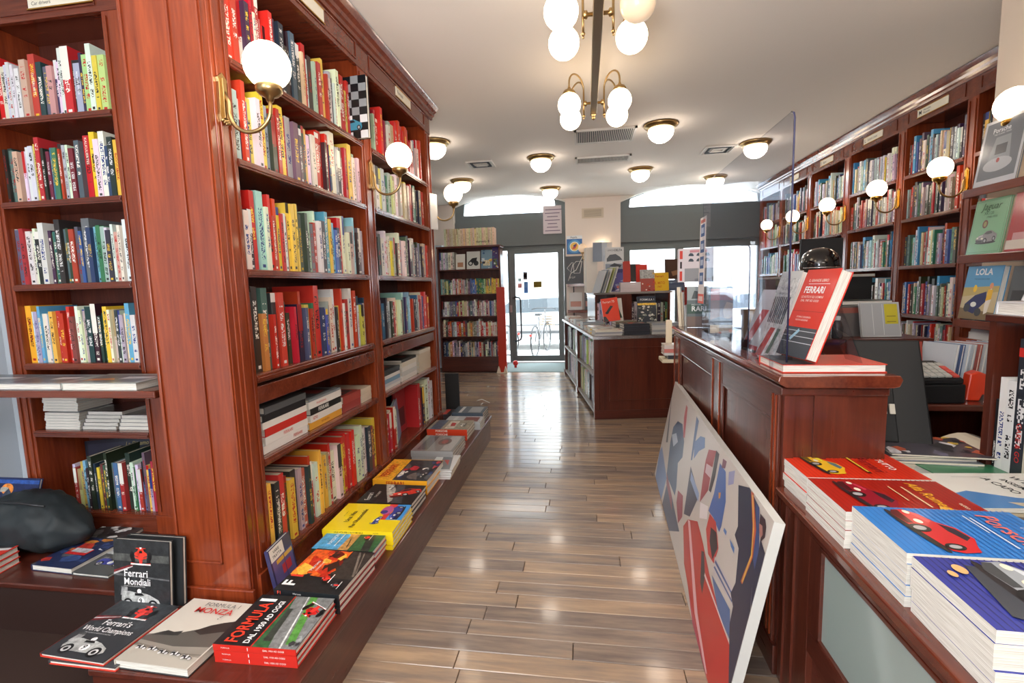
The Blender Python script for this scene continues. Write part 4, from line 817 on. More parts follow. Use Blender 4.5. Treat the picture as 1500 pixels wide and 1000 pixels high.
# counter shelf of the corner bookcase: flat books and wrapped piles below
for i, (x, y, w_, t_, c_, a_) in enumerate(((-3.22, 1.93, .40, .028, (120, 128, 134), (190, 60, 60)), (-2.80, 1.915, .36, .03, (150, 156, 160), (90, 96, 102)), (-2.42, 1.905, .40, .035, (160, 164, 160), (200, 120, 60)))):
    cbook('display_book', ('outer', 'middle', 'inner')[i]+' glossy book lying flat on the counter shelf of the corner bookcase', TR(x, y, 1.0805, 0), w_, .24, t_, c_, art=[((90, 98, 106), rect(.03, .03, w_-.04, .2)), (a_, [(.05, .05), (w_*.5, .08), (w_*.4, .12), (.05, .1)]), ((206, 208, 210), [(w_*.5, .1), (w_-.05, .12), (w_-.05, .17), (w_*.5, .16)])], pages=(236, 234, 226), group='books on the counter shelf')
for j, zb in enumerate((.796, .896)):
    for i in range(6): cbook('stacked_magazine', 'white wrapped magazine in the %s pile under the counter, %s from its top' % ('lower' if j == 0 else 'upper', ORD(6-i)), TR(-2.95+.004*(i % 3), 2.215, zb+.0155*i, 0), .22, .2, .0145, (222, 224, 224), cat='magazine', hard=False, group='wrapped magazines under the counter')
for i in range(5): cbook('stacked_magazine', 'black wrapped magazine under the counter shelf, %s from the top' % ORD(5-i), TR(-2.715+.012*i, 2.215, .796+.0205*i, 1), .21, .22, .019, (38, 40, 48), art=[((90, 92, 100), rect(.03, .03, .18, .05))], cat='magazine', hard=False, wrap=True, group='black wrapped magazines under the counter')
for i in range(4): cbook('stacked_magazine', 'grey magazine in the sloping pile under the counter, %s from top' % ORD(4-i), TR(-2.49+.008*i, 2.22, .796+.0205*i, 2), .19, .2, .019, (120, 124, 130) if i < 3 else (190, 192, 194), cat='magazine', hard=False, wrap=i == 3, group='grey magazines under the counter')
cbook('display_book', 'large dark book lying half tilted behind the bottom row of the corner bookcase', frame((-2.93, 2.40, .36), (1, 0, .10), (-.1, .1, 1)), .62, .30, .012, (36, 40, 52), art=[((50, 54, 70), rect(.02, .02, .6, .28))], texts=[('La Dinamo', .28, .262, .036, (190, 170, 110), dict(shear=.3))])
# ---- flat piles inside the long bookcase (spines face the aisle, +x)
def aisle(y, z, x=XF-.03): return frame((x, y, z), (-1, 0, 0), (0, -1, 0))   # spine on the aisle side, cover top towards the camera; origin at far end
def spread(y1, z, specs, L, d, group, where):
    n = len(specs); zz = z
    for i, (t_, c_, sp_, a_) in enumerate(specs):
        cbook('stacked_book', '%s lying %s from the top, %s' % (a_, ORD(n-i), where), aisle(y1+(.006 if i % 2 else 0), zz), d, L-.01*(i % 3), t_, c_, art=[((70, 72, 76), rect(.03, .03, d-.03, L*.8)), ((150, 60, 56), rect(.05, .08, d*.6, L*.5))] if i == n-1 else (), spine=sp_, group=group)
        zz += t_+.0006
GA = 'flat piles on the fifth shelf of the near bay'
W_ = (232, 230, 226)
spread(2.21, .806, [(.036, W_, [('FERRARI', .12, .02, (206, 60, 50), dict(bold=.01))], 'white and red spined book'), (.034, W_, [('FERRARI', .2, .02, (206, 60, 50), dict(bold=.01))], 'white spined book'), (.036, (206, 52, 44), None, 'red spined book'), (.03, W_, None, 'white book'), (.032, (40, 42, 46), None, 'black book'), (.03, (90, 94, 98), None, 'grey book')], .34, .25, GA, 'fifth shelf beside the panelled end')
spread(2.56, .806, [(.034, (232, 170, 60), [('TESTAROSSA', .22, .014, (150, 60, 30))], 'orange spined book'), (.036, W_, [('GTO', .3, .02, (200, 50, 44), dict(bold=.02))], 'white book'), (.034, (38, 42, 44), [('FERRARI', .24, .028, (225, 225, 220), dict(bold=.015))], 'black book'), (.036, W_, [('PININFARINA', .26, .016, (200, 60, 50))], 'white book'), (.012, (140, 150, 158), None, 'thin grey book')], .33, .26, GA, 'second pile on the fifth shelf')
spread(2.80, .806, [(.045, (160, 60, 54), None, 'wrapped maroon book'), (.045, (168, 70, 62), None, 'wrapped maroon labelled book')], .23, .24, GA, 'third pile on the fifth shelf')
for i in range(5): cbook('stacked_magazine', 'cream magazine lying %s from the top at the far end of the fifth shelf' % ORD(5-i), aisle(2.955+.003*(i % 2), .806+.0175*i), .24, .14, .0165, (222, 210, 190), cat='magazine', hard=False, group='cream magazines on the fifth shelf')
GB = 'flat piles on the fifth shelf of the far bay'
spread(3.46, .806, [(.02, (226, 226, 224), None, 'white brochure'), (.022, (200, 206, 214), None, 'pale blue brochure'), (.03, (120, 160, 190), None, 'blue book'), (.024, (226, 226, 224), None, 'white book'), (.02, (40, 44, 50), None, 'black folder'), (.02, (60, 64, 70), None, 'dark folder')], .33, .26, GB, 'fifth shelf, near end of far bay')
spread(3.83, .806, [(.035, W_, None, 'white book'), (.035, (206, 208, 206), None, 'grey white book'), (.035, W_, None, 'white book'), (.035, (222, 216, 200), None, 'cream book'), (.02, (60, 64, 66), None, 'dark glossy book')], .33, .26, GB, 'fifth shelf, middle of far bay')
spread(4.20, .806, [(.03, (216, 204, 184), None, 'cream book')]*5+[(.03, (226, 222, 210), None, 'pale book')], .32, .26, GB, 'fifth shelf, far end of far bay')
# yearbook block (red) in the bottom row and leaning blue binder of the far bay
cbook('display_book', 'light blue binder leaning on the bottom shelf of the far bay', frame((XF-.06, 3.37, .352), (-.28, .96, 0), (-.06, -.03, .99)), .30, .30, .02, (132, 178, 212), texts=[('AUTO', .1, .2, .012, (90, 110, 130))])
cbook('display_book', 'large red cover shown behind the blue binder in the far bay', frame((XF-.14, 3.58, .352), (-.05, 1, 0), (-.02, 0, 1)), .24, .36, .016, (168, 56, 60), art=[((60, 50, 54), rect(.03, .05, .2, .2))])
# checkered book standing at the end of the top shelf
ck = [((26, 28, 32), rect(0, 0, .165, .36))]
for i in range(4):
    for j in range(8):
        if (i+j) % 2: ck.append((((232, 234, 236) if j < 3 else (150, 156, 160)), rect(i*.0412+.001, j*.045, (i+1)*.0412, (j+1)*.045)))
ck += gt(.06, .075, .07, (70, 150, 180))
cbook('display_book', 'book with black and white checkered cover at the end of the top shelf', frame((XF-.125, 2.962, 2.4208), (1, -.1, 0), (0, .0, 1)), .205, .36, .03, (24, 26, 30), art=[(c, [(x*1.24, y) for x, y in p]) for c, p in ck], pm=PRINT)
cbook('notice_card', 'white notice card standing on the far end post of the aisle bookcase', frame((XF+.002, 4.27, 2.03), (0.35, .94, 0), (0, 0, 1)), .10, .31, .012, (226, 228, 232), cat='notice')
# ---- back bookcase display
for i, (x, w_, h_, c_, a_, lab) in enumerate(((.33, .17, .27, (226, 222, 212), (180, 130, 100), 'cream booklet with a small motorbike'), (.53, .24, .31, (206, 206, 200), (60, 60, 64), 'white book with a black motorcycle on the cover'), (.79, .20, .33, (120, 150, 170), (210, 200, 170), 'blue grey book with racing pictures'), (.99, .11, .37, (70, 50, 110), (90, 110, 70), 'purple and green motor sport book'))):
    ar = [(a_, rect(w_*.2, h_*.15, w_*.8, h_*.45))] if i != 1 else [((50, 52, 56), ell(.07, .1, .045, .045)), ((50, 52, 56), ell(.17, .1, .045, .045)), ((40, 42, 46), [(.05, .14), (.1, .19), (.19, .2), (.17, .12), (.1, .1)]), ((200, 200, 196), ell(.07, .1, .025, .025))]
    if i >= 2: ar += blobs(w_, h_, 12, [(60, 90, 130), (226, 180, 90), (200, 210, 215), (50, 50, 60)], i, (.08, .2))
    cbook('display_book', lab+' facing out on the back bookcase', frame((-2.6+x, 8.53, 1.831), (1, 0, 0), (0, .16, 1)), w_, h_, .012, c_, art=ar, group='books facing out on the back bookcase')
nm = [((40, 40, 40), rect(0, 0, .001, .001))]
tag(text('numero 8', .06, (50, 46, 40), frame((-1.88, 8.495, 2.30), (1, 0, 0), (0, 0, 1)), None, 'spine_lettering', bold=.01), 'dark lettering across the cream magazine spines on the back bookcase', 'lettering')
# red upright panel and little bits by the back bookcase
rpn = empty('standing_panel', 'tall narrow red display panel standing beside the back bookcase', 'panel', loc=(-1.43, 8.40, 0))
REDP = mat('red lacquer', (190, 48, 26), .35)
part('board', MB().box(-.10, 0, .0, .045, .05, 1.5), REDP, rpn, bevel=.003); 
for x_ in (-.11, .01): part('foot', MB().prism([(x_-.02, 0), (x_+.05, 0), (x_+.03, .08), (x_+.015, .12)], -.05, -.002, 'y'), mat('ivory plastic', (226, 214, 196), .5), rpn)
part('floor_disc', MB().lathe([(.001, 0), (.09, 0), (.09, .003), (.001, .004)], 24, (-.05, -.0, .001)), mat('ivory plastic', (226, 214, 196), .5), rpn)
MB().ball((-1.30, 8.9, .09), .05).box(-1.32, 8.88, 0, -1.28, 8.92, .05).build('door_stop', mat('red rubber', (220, 40, 36), .4), label='small red door stop beside the entrance door', cat='door stop')
MB().tube([(-1.18, 5.1, .28), (-1.12, 5.08, .30), (-1.03, 5.05, .27)], .004).build('cable', MATTE if False else mat('white cable', (226, 226, 222), .5), label='short white cable sticking out beyond the aisle bookcase', cat='cable')
MB().box(-1.40, 4.66, 0.0, -1.26, 4.68, .66).build('leaning_board', mat('black foam board', (34, 36, 38), .6), label='thin black board leaning at the far end of the aisle bookcase', cat='board')
MB().box(-3.4, 8.9, 0, -2.62, 9.2, 2.3).build('side_cabinet', WALLG, label='pale grey cabinet behind the back bookcase', cat='cabinet')
# notices on the wall and beam
n1 = MB().box(-.78, YB+.03, 2.48, -.43, YB+.035, 3.0).build('paper_notice', mat('notice paper', (222, 212, 218), .8), label='large white printed notice hanging from the beam over the door', cat='notice')
tl = MB()
for j, (a, b) in enumerate(((.12, 1), (.1, .9), (.22, .8), (.1, .9), (.25, .75), (.2, .8), (.1, .92))): tl.box(-.78+.35*a, YB+.028, 2.92-.065*j, -.78+.35*b, YB+.0295, 2.934-.065*j, 0, col((120, 100, 130)))
part('printed_lines', tl, MATTE, n1)
po = empty('poster', 'blue square poster with a round red and yellow bird emblem on the pier', 'poster', loc=(-.34, YB-.004, 2.08))
part('sheet', MB().box(0, -.003, 0, .29, 0, .34), mat('poster blue', (48, 110, 180), .4), po)
mb = MB()
for (c_, p) in (((232, 236, 240), rect(0, .28, .29, .34)), ((70, 150, 205), ell(.145, .14, .125, .125, 24)), ((240, 236, 220), ell(.145, .14, .09, .09, 24)), ((236, 190, 60), ell(.145, .14, .075, .075, 20)), ((210, 60, 40), [(.1, .09), (.16, .1), (.2, .18), (.13, .17)]), ((40, 50, 90), [(.12, .16), (.19, .2), (.15, .12)])): mb.add([(x, -.0035-.0004*len(mb.f), y) for x, y in p], [tuple(range(len(p)))], 0, col(c_))
part('emblem', mb, PRINT, po); text('Aquila', .05, (50, 60, 90), frame((.07, -.008, .31), (1, 0, 0), (0, 0, 1)), po)
po = empty('poster', 'dark grey poster with white outlined 10 below the blue poster', 'poster', loc=(-.37, YB-.004, 1.52))
part('sheet', MB().box(0, -.003, 0, .34, 0, .52), mat('poster grey', (76, 80, 86), .4), po)
mb = MB()
for p in ([(.03, .3), (.12, .4), (.15, .4), (.10, .22)], [(.15, .36), (.2, .42), (.31, .42), (.27, .2), (.16, .2)]):
    q_ = p+[p[0]]
    mb.tube([(x, -.006, y) for x, y in q_], .006, 6, 0, col((232, 232, 232)))
mb.tube([(.05, -.006, .06), (.1, -.006, .2), (.2, -.006, .26), (.32, -.006, .5)], .006, 6, 0, col((232, 232, 232)))
part('outline', mb, MATTE, po); text('10 UP', .05, (225, 225, 225), frame((.05, -.008, .12), (1, 0, 0), (0, 0, 1)), po, shear=.3)
wv_ = empty('wall_vent', 'beige slotted air vent on the white pier', 'vent', loc=(.15, YB, 2.82)); part('frame', MB().box(-.2, -.012, -.09, .2, 0, .09), mat('beige plastic', (214, 200, 180), .6), wv_)
for j in range(6): part('slat', MB().box(-.16, -.018, -.06+.022*j, .16, -.012, -.05+.022*j), mat('beige slat', (170, 158, 140), .6), wv_)
ws = empty('wall_shelf', 'pair of small brown wall shelves on the white pier', 'shelf', loc=(-.33, YB, 0))
for z in (1.47, .98): part('shelf', MB().box(0, -.18, z, .62, -.001, z+.05), WX, ws)
part('support', MB().box(.10, -.03, .55, .12, -.001, 1.5), BLACK, ws)
for (x, w_, c_, lab, tx) in ((-.30, .24, (206, 208, 210), 'white book with a pink car photo on the lower wall shelf', None), (-.02, .2, (70, 74, 80), 'dark book with SAL lettering on the lower wall shelf', 'SAL')):
    cbook('display_book', lab, frame((x, YB-.14, 1.031), (1, 0, 0), (0, .2, 1)), w_, .33, .02, c_, art=[((190, 140, 130), rect(.02, .06, w_-.02, .16))], texts=[(tx, .03, .25, .09, (236, 236, 236), dict(bold=.02))] if tx else ())
MB().box(.12, YB-.15, 1.521, .28, YB-.05, 1.62).build('black_box', BLACK, label='small black box on the upper wall shelf', cat='box', bevel=.01)

# ------------------------------------------------------------------ centre island
isl = empty('display_island', 'mahogany centre display counter with bookshelves along its aisle side', 'counter', M=IM)
LX, LY = 1.25, 2.97
def post(x0, y0, x1, y1): return MB().box(x0, y0, 0, x1, y1, .895).box(x0-.012, y0-.012, 0, x1+.012, y1+.012, .085)
part('worktop', MB().box(-.02, -.02, .897, LX, LY+.02, .93), mat('steel edged worktop', (150, 130, 120), .3), isl, bevel=.003)
part('edge_strip', MB().box(-.024, -.02, .90, -.019, LY+.02, .932).box(-.02, -.025, .90, LX, -.0195, .932), mat('aluminium edge', (205, 205, 208), .25, metal=.9), isl)
part('end_panel', MB().box(0, 0, .0, LX-.01, .03, .896), DV, isl)
part('panel_moulding', bead(.16, LX-.16, .20, .80, 0.0, .014, .012), DV, isl); part('base_moulding', MB().box(-.014, -.016, 0, LX-.01, 0, .10), DX, isl, bevel=.005)
part('upright', MB().box(0, .031, .0, .30, .09, .896), DV, isl); part('upright', post(0, 1.37, .30, 1.49), DV, isl); part('upright', post(0, 2.86, .3, LY), DV, isl)
part('corner_moulding', MB().box(-.012, -.012, .0, .05, .05, .896), DV, isl, bevel=.004)
part('core', MB().box(.31, .04, 0, LX-.01, LY, .896), DV, isl)
for a, b in ((.09, 1.37), (1.49, 2.86)):
    part('shelf', MB().box(0, a, .465, .305, b, .49), mat('steel edged shelf', (150, 140, 134), .35), isl); part('shelf', MB().box(0, a, .05, .305, b, .08), mat('steel edged shelf', (150, 140, 134), .35), isl)
up_ = empty('counter_bookshelf', 'low mahogany book riser standing on the centre counter', 'shelf', M=IM @ Matrix.Translation((.22, 1.2, .9305)))
part('side', MB().box(0, 0, 0, .03, .62, .43), DV, up_); part('side', MB().box(.98, 0, 0, 1.01, .62, .43), DV, up_); part('divider', MB().box(.27, 0, 0, .49, .62, .43), DV, up_)
part('top_board', MB().box(-.02, -.02, .431, 1.03, .62, .455), mat('steel edged shelf', (150, 140, 134), .35), up_); part('back_panel', MB().box(.03, .58, 0, .98, .62, .43), DV, up_)
def I(x, y, z, rz=0): return IM @ TR(x, y, z, rz)
def pile(n, lab, x, y, z, w, d, t, cols, group, rz=0, wrap=False, spine='y'):
    q = random.Random(int(x*100+y*37))
    for i in range(n):
        c_ = cols[i % len(cols)]
        M_ = I(x+q.uniform(-.004, .004), y+q.uniform(-.004, .004), z+i*(t+.0006), rz)
        art = blobs(d, w, 8, [(200, 190, 180), (90, 100, 120), (190, 80, 60), (60, 60, 66), (220, 210, 190)], int(x*50+i), (.08, .25)) if i == n-1 else ()
        # spine towards -y: x axis along +y
        cbook('stacked_book', '%s, %s from the top' % (lab, ORD(n-i)), M_ @ frame((w, 0, 0), (0, 1, 0), (-1, 0, 0)), d, w, t, c_, art=art, group=group)
ZI = .9335
pile(3, 'pale book at the front aisle corner of the centre counter', .01, .02, ZI, .30, .24, .02, [(206, 204, 200), (150, 150, 154), (214, 206, 190)], 'front corner pile on the centre counter')
pile(5, 'dark spined book in the middle front pile of the centre counter', .325, .02, ZI, .285, .24, .024, [(56, 58, 64), (52, 54, 60), (60, 60, 66)], 'middle front pile on the centre counter')
pile(5, 'grey white book in the outer front pile of the centre counter', .64, .03, ZI, .31, .24, .024, [(186, 184, 180), (150, 152, 156), (196, 192, 184)], 'outer front pile on the centre counter')
pile(2, 'white book lying beneath the upright crowd photo book', .56, .30, ZI, .3, .24, .05, [(206, 206, 204), (222, 220, 216)], 'piles behind the front row')
pile(4, 'dark book in the pile behind the dark front pile', .30, .30, ZI, .24, .24, .032, [(70, 72, 78), (120, 110, 90)], 'piles behind the front row')
for j, (y, cs, h) in enumerate(((.32, [(230, 190, 70), (200, 196, 190)], 4), (.62, [(206, 150, 110), (190, 180, 170)], 3), (.92, [(150, 160, 170), (170, 176, 180)], 5), (1.25, [(214, 200, 180), (200, 90, 70)], 3), (1.6, [(190, 196, 200)], 4), (1.95, [(226, 214, 200), (170, 130, 110)], 3), (2.3, [(190, 120, 90), (206, 200, 190)], 4), (2.62, [(200, 206, 206)], 3))):
    pile(h, 'magazine in the %s aisle edge pile of the centre counter' % ORD(j+2), .01, y, ZI, .19 if j > 2 else .27, .26, .018, cs, 'piles on the aisle edge')
cbook('display_book', 'red book standing tilted on the centre counter', I(.16, .30, ZI+.128, 0) @ frame((0, 0, 0), (1, .0, .10), (.02, .22, 1)), .19, .27, .02, (222, 62, 34), art=[((222, 62, 34), rect(0, 0, .19, .27)), ((50, 50, 56), [(.03, .10), (.06, .09), (.13, .17), (.10, .18)]), ((40, 40, 44), ell(.05, .1, .02, .014)), ((60, 60, 64), [(0, .0), (.06, .0), (.03, .06), (0, .06)])], texts=[('Ferrari 75', .015, .225, .038, (240, 226, 216), dict(sq=.9))])
cbook('display_book', 'white and green book standing behind the tilted red book', I(.26, .36, ZI+.128, 0) @ frame((0, 0, 0), (1, .3, .0), (.02, .2, 1)), .15, .27, .02, (216, 214, 206), art=[((70, 100, 80), [(.02, .02), (.14, .04), (.1, .16)]), ((50, 50, 54), ell(.08, .06, .04, .03))])
cbook('display_book', 'dark book with a crowd photo standing upright on the centre counter', I(.57, .36, ZI+.102, 0) @ frame((0, 0, 0), (1, 0, 0), (-.03, .2, 1)), .215, .31, .03, (44, 52, 64), art=[((44, 52, 66), rect(0, .23, .215, .31)), ((232, 190, 80), rect(0, .205, .215, .23))]+[(c, [(x, y) for x, y in p]) for c, p in blobs(.215, .2, 40, [(190, 190, 180), (60, 70, 60), (120, 126, 118), (40, 44, 44), (210, 206, 196)], 31, (.04, .12))], texts=[('FORMULA 1', .03, .268, .032, (225, 225, 225), dict(bold=.01))])
ZU = .9305+.4565
def U_(x, y, rz=0): return I(.22+x, 1.2+y, ZU, rz)
for i in range(5): cbook('display_book', 'pale leaning magazine, %s from the white box in the rack on the riser' % ORD(i+1), U_(-.02+.035*i, .03) @ frame((0, 0, 0), (.25, -.97, 0), (.32, .06, .94)), .22, .30+.012*i, .012, [(190, 194, 200), (120, 130, 140), (206, 208, 214), (150, 160, 90), (214, 214, 214)][i], group='leaning magazines on the riser')
rk = empty('book_stand', 'clear acrylic stand under the two stacked car books', 'stand', M=U_(.16, .06)); part('base', MB().box(0, 0, 0, .26, .16, .008), ACRYL, rk); part('back', MB().box(0, .15, .008, .26, .158, .5), ACRYL, rk)
cbook('display_book', 'blue car book on the lower step of the acrylic stand', U_(.165, .09) @ frame((0, 0, .009), (1, 0, 0), (0, .1, 1)), .25, .30, .015, (88, 84, 150), art=blobs(.25, .3, 16, [(200, 190, 210), (60, 60, 110), (200, 120, 110), (140, 150, 190)], 77, (.05, .2)))
cbook('display_book', 'grey white rally car book on the upper step of the acrylic stand', U_(.165, .125) @ frame((0, 0, .31), (1, 0, 0), (0, .03, 1)), .25, .29, .015, (206, 208, 210), art=[((90, 96, 104), [(.02, .14), (.06, .19), (.14, .2), (.2, .16), (.23, .12), (.02, .1)]), ((140, 150, 165), rect(0, 0, .25, .07)), ((60, 64, 72), [(.05, .04), (.12, .08), (.22, .05), (.2, .02)])], texts=[('LANCIA', .03, .25, .032, (80, 80, 84), dict(sq=.8)), ('DELTA', .125, .25, .04, (50, 54, 60), dict(bold=.02, sq=.85))])
MB().box(0, 0, 0, .15, .2, .62).build('white_file_box', mat('cardboard white', (222, 214, 202), .8), M=U_(-.06, .30), label='tall white file box behind the leaning magazines', cat='box')
for i in range(3): cbook('display_book', 'grey blue brochure sticking up %s from the aisle above the file box' % ORD(i+1), U_(.02+.07*i, .24) @ frame((0, 0, .42), (.9, -.3, 0), (.1*(i-1), .1, 1)), .12, .26, .006, [(120, 130, 145), (190, 196, 204), (214, 206, 200)][i], group='brochures above the file box')
for i in range(4): cbook('stacked_book', 'pale pink spined book on the riser, %s from the top of its pile' % ORD(4-i), U_(.34, -.01, 0) @ TR(0, 0, i*.032) @ frame((.27, 0, 0), (0, 1, 0), (-1, 0, 0)), .22, .27, .031, (214, 200, 200), group='pale pile on the riser')
cbook('display_book', 'red book standing on the pale pile on the riser', U_(.40, .10) @ frame((0, 0, .13), (1, 0, 0), (0, .12, 1)), .10, .28, .02, (180, 60, 50))
cbook('display_book', 'black book standing between red books on the riser', U_(.44, .14) @ frame((0, 0, .13), (1, 0, 0), (0, .12, 1)), .2, .24, .02, (50, 50, 52))
cbook('display_book', 'bright red book standing on the riser', U_(.58, .10) @ frame((0, 0, .0), (1, 0, 0), (0, .12, 1)), .15, .36, .02, (206, 56, 46))
cbook('display_book', 'book with grey top and red racing photo in front of the bright red one', U_(.61, .02) @ frame((0, 0, .0), (1, -.1, 0), (0, .2, 1)), .19, .29, .02, (170, 80, 70), art=[((176, 176, 172), rect(0, .17, .19, .29))]+blobs(.19, .15, 14, [(220, 200, 190), (190, 70, 50), (110, 40, 40)], 14, (.08, .2)))
cbook('display_book', 'yellow book with red lettering standing on the riser', U_(.78, .05) @ frame((0, 0, .0), (1, 0, 0), (0, .12, 1)), .21, .24, .05, (236, 186, 44), texts=[('Ferrari', .03, .19, .04, (206, 90, 30), dict(bold=.02)), ('IL MITO', .02, .10, .05, (214, 120, 30), dict(bold=.02, sq=.8)), ('1947', .05, .05, .04, (214, 120, 30), dict(bold=.02, sq=.8))])
pile(4, 'slate blue book at the far end of the riser', 1.21, 1.22, ZU, .22, .22, .035, [(86, 96, 120), (100, 110, 130)], 'slate pile on the riser')
cbook('display_book', 'dark brown book raised behind the slate pile with bronze figure', U_(1.0, .2) @ frame((0, 0, .155), (1, 0, 0), (0, .1, 1)), .2, .27, .02, (76, 50, 40), art=[((150, 110, 80), [(.08, .1), (.16, .12), (.18, .06), (.1, .04)])])
cbook('display_book', 'deep red book at the far end of the riser', U_(1.13, .06) @ frame((0, 0, -.455), (1, 0, 0), (0, .05, 1)), .2, .5, .03, (150, 34, 30))
# ------------------------------------------------------------------ cash desk (tall part)
DX0, DX1, DY0, DY1, DZ = .70, 1.04, 1.85, 3.975, 1.16
cd = empty('cash_desk', 'tall panelled mahogany cash desk beside the aisle', 'counter')
part('front_panel', MB().box(DX0, DY0, .0, DX0+.02, DY1, 1.115), DV, cd); part('end_panel', MB().box(DX0+.021, DY0, 0, DX1-.02, DY0+.02, 1.115), DV, cd); part('end_panel', MB().box(DX0+.021, DY1-.02, 0, DX1-.02, DY1, 1.115), DV, cd); part('back_panel', MB().box(DX1-.02, DY0, 0, DX1, DY1, 1.115), DV, cd)
TOPM = wood('polished desk top', (120, 58, 38), (84, 34, 24), 'y', rough=.12, coat=.6)
part('top_board', MB().prism([(DX0-.022, 1.128), (DX0-.03, 1.14), (DX0-.026, 1.155), (DX0-.015, DZ), (DX1+.02, DZ), (DX1+.03, 1.145), (DX1+.02, 1.12), (DX1, 1.116), (DX0, 1.116)], DY0-.03, DY1+.02, 'y'), TOPM, cd, bevel=.003)
part('top_moulding', MB().box(DX0-.014, DY0-.012, 1.085, DX0, DY1, 1.115).box(DX0-.014, DY0-.014, 1.085, DX1, DY0, 1.115), DY, cd, bevel=.005)
for a, b in ((1.862, 1.925), (2.60, 2.80), (3.72, 3.975)):
    part('stile', MB().box(DX0-.012, a, .12, DX0, b, 1.085), DV, cd, bevel=.003)
    part('bead', MB().box(DX0-.018, a+.012 if b-a < .1 else a+.04, .14, DX0-.012, a+.022 if b-a < .1 else a+.055, 1.08).box(DX0-.018, b-.02, .14, DX0-.012, b-.01, 1.08), WV, cd)
for a, b in ((1.925, 2.60), (2.80, 3.72)):
    part('rail', MB().box(DX0-.010, a, .98, DX0, b, 1.085), DY, cd); part('rail', MB().box(DX0-.010, a, .12, DX0, b, .42), DY, cd, bevel=.004)
    m = MB(); m.box(DX0-.012, a+.0, .42, DX0-.002, a+.014, .98); m.box(DX0-.012, b-.014, .42, DX0-.002, b, .98); m.box(DX0-.012, a, .42, DX0-.002, b, .434); m.box(DX0-.012, a, .966, DX0-.002, b, .98)
    part('panel_moulding', m, DY, cd, bevel=.003)
part('skirting', MB().box(DX0-.014, DY0-.014, 0, DX0, DY1, .12), DY, cd, bevel=.004)
part('end_stile', MB().box(.80, DY0-.010, .0, .845, DY0, 1.085), DV, cd); part('end_stile', MB().box(DX0, DY0-.010, 0, .735, DY0, 1.085), DV, cd)
# low part
ld = empty('sales_counter', 'lower counter beside the cash desk with a grey green glass panel', 'counter')
part('top_board', MB().box(.676, .2, .722, 2.0, 1.832, .75).box(1.075, 1.832, .722, 2.0, 2.25, .75), TOPM, ld, bevel=.005)
GL2 = mat('grey green back painted glass', (150, 164, 160), .12, coat=.3)
part('glass_panel', MB().box(.708, .3, .385, .714, 1.52, .672), GL2, ld)
part('stile', MB().box(.70, 1.60, 0, .73, 1.83, .721), DV, ld, bevel=.003); part('bead', MB().box(.692, 1.775, .02, .70, 1.80, .71).box(.692, 1.70, .02, .70, 1.715, .71), DV, ld)
part('rail', MB().box(.70, .2, .685, .73, 1.60, .721), DY, ld, bevel=.003); part('rail', MB().box(.70, .2, .29, .73, 1.60, .37), DY, ld, bevel=.003); part('stile', MB().box(.70, 1.535, .37, .73, 1.60, .685), DV, ld)
part('panel_moulding', MB().box(.698, 1.520, .37, .712, 1.535, .685).box(.698, .3, .37, .712, 1.535, .385).box(.698, .3, .672, .712, 1.535, .685), DY, ld, bevel=.002)
part('lower_panel', MB().box(.72, .2, 0, .73, 1.60, .29), DY, ld); part('skirting', MB().box(.688, .2, 0, .70, 1.60, .1), DY, ld)
part('end_panel', MB().box(.74, 1.81, 0, 1.98, 1.83, .721), DX, ld)
# stacks on the low counter: cover top towards +x, reading towards the camera
def low(x, y, z=.7505, rz=0): return frame((x, y, z), (math.sin(math.radians(rz)), -math.cos(math.radians(rz)), 0), (math.cos(math.radians(rz)), math.sin(math.radians(rz)), 0))
def grid(c1, w, h): return [(c1, rect(0, y*.0135, w, y*.0135+.003)) for y in range(1, int(h/.0135))]
def tt(w, h, bgc, gc, carL, tx): return [(bgc, rect(0, 0, w, h))]+grid(gc, w, h)+carL, tx
WH = (236, 234, 228)
def cover_stack(n, lab, x, y, w, h, t_, c, art, tx, rz=0, group=None):
    return stack(n, 'display_book', L3(lab, n), low(x, y, .7505, rz), w, h, t_, c, art=art, texts=tx, pages=WH, hard=False, spinec=WH, group=group, backc=WH, pm=PRINT)
CW, CH, CT = .238, .37, .0255
cover_stack(4, 'orange red car guide with a yellow car', .705, 1.90, CW, CH, CT, (226, 54, 26), [((226, 54, 26), rect(0, 0, CW, CH))]+grid((206, 44, 22), CW, CH)+rotp(gt(.12, .105, .088, (240, 190, 40), (90, 120, 130)), .12, .105, 8)+[((40, 30, 24), rect(.03, .205, .2, .216)), ((236, 190, 60), rect(.04, .207, .19, .214))],
    [('TUTTO', .07, .30, .030, (250, 236, 226), dict(bold=.02)), ('Ferrari', .045, .25, .052, (150, 20, 20), dict(bold=.01, shear=.2))], rz=1, group='car guides with yellow car')
cover_stack(4, 'dark red car guide with a crimson sports car', .703, 1.645, CW, CH, CT+.001, (176, 34, 22), [((176, 34, 22), rect(0, 0, CW, CH))]+grid((160, 28, 20), CW, CH)+rotp(gt(.125, .115, .10, (150, 20, 42), (50, 30, 40)), .125, .115, 6)+[((236, 190, 90), [(.19, .26), (.22, .3), (.238, .29), (.21, .25)]), ((240, 210, 160), rect(.06, .235, .20, .24)), ((240, 210, 160), rect(.06, .2, .16, .204))],
    [('Alfa Romeo', .03, .275, .042, (236, 170, 40), dict(bold=.012, shear=.2, sq=.9)), ('tutto', .17, .325, .018, (250, 230, 200))], rz=0, group='car guides with crimson car')
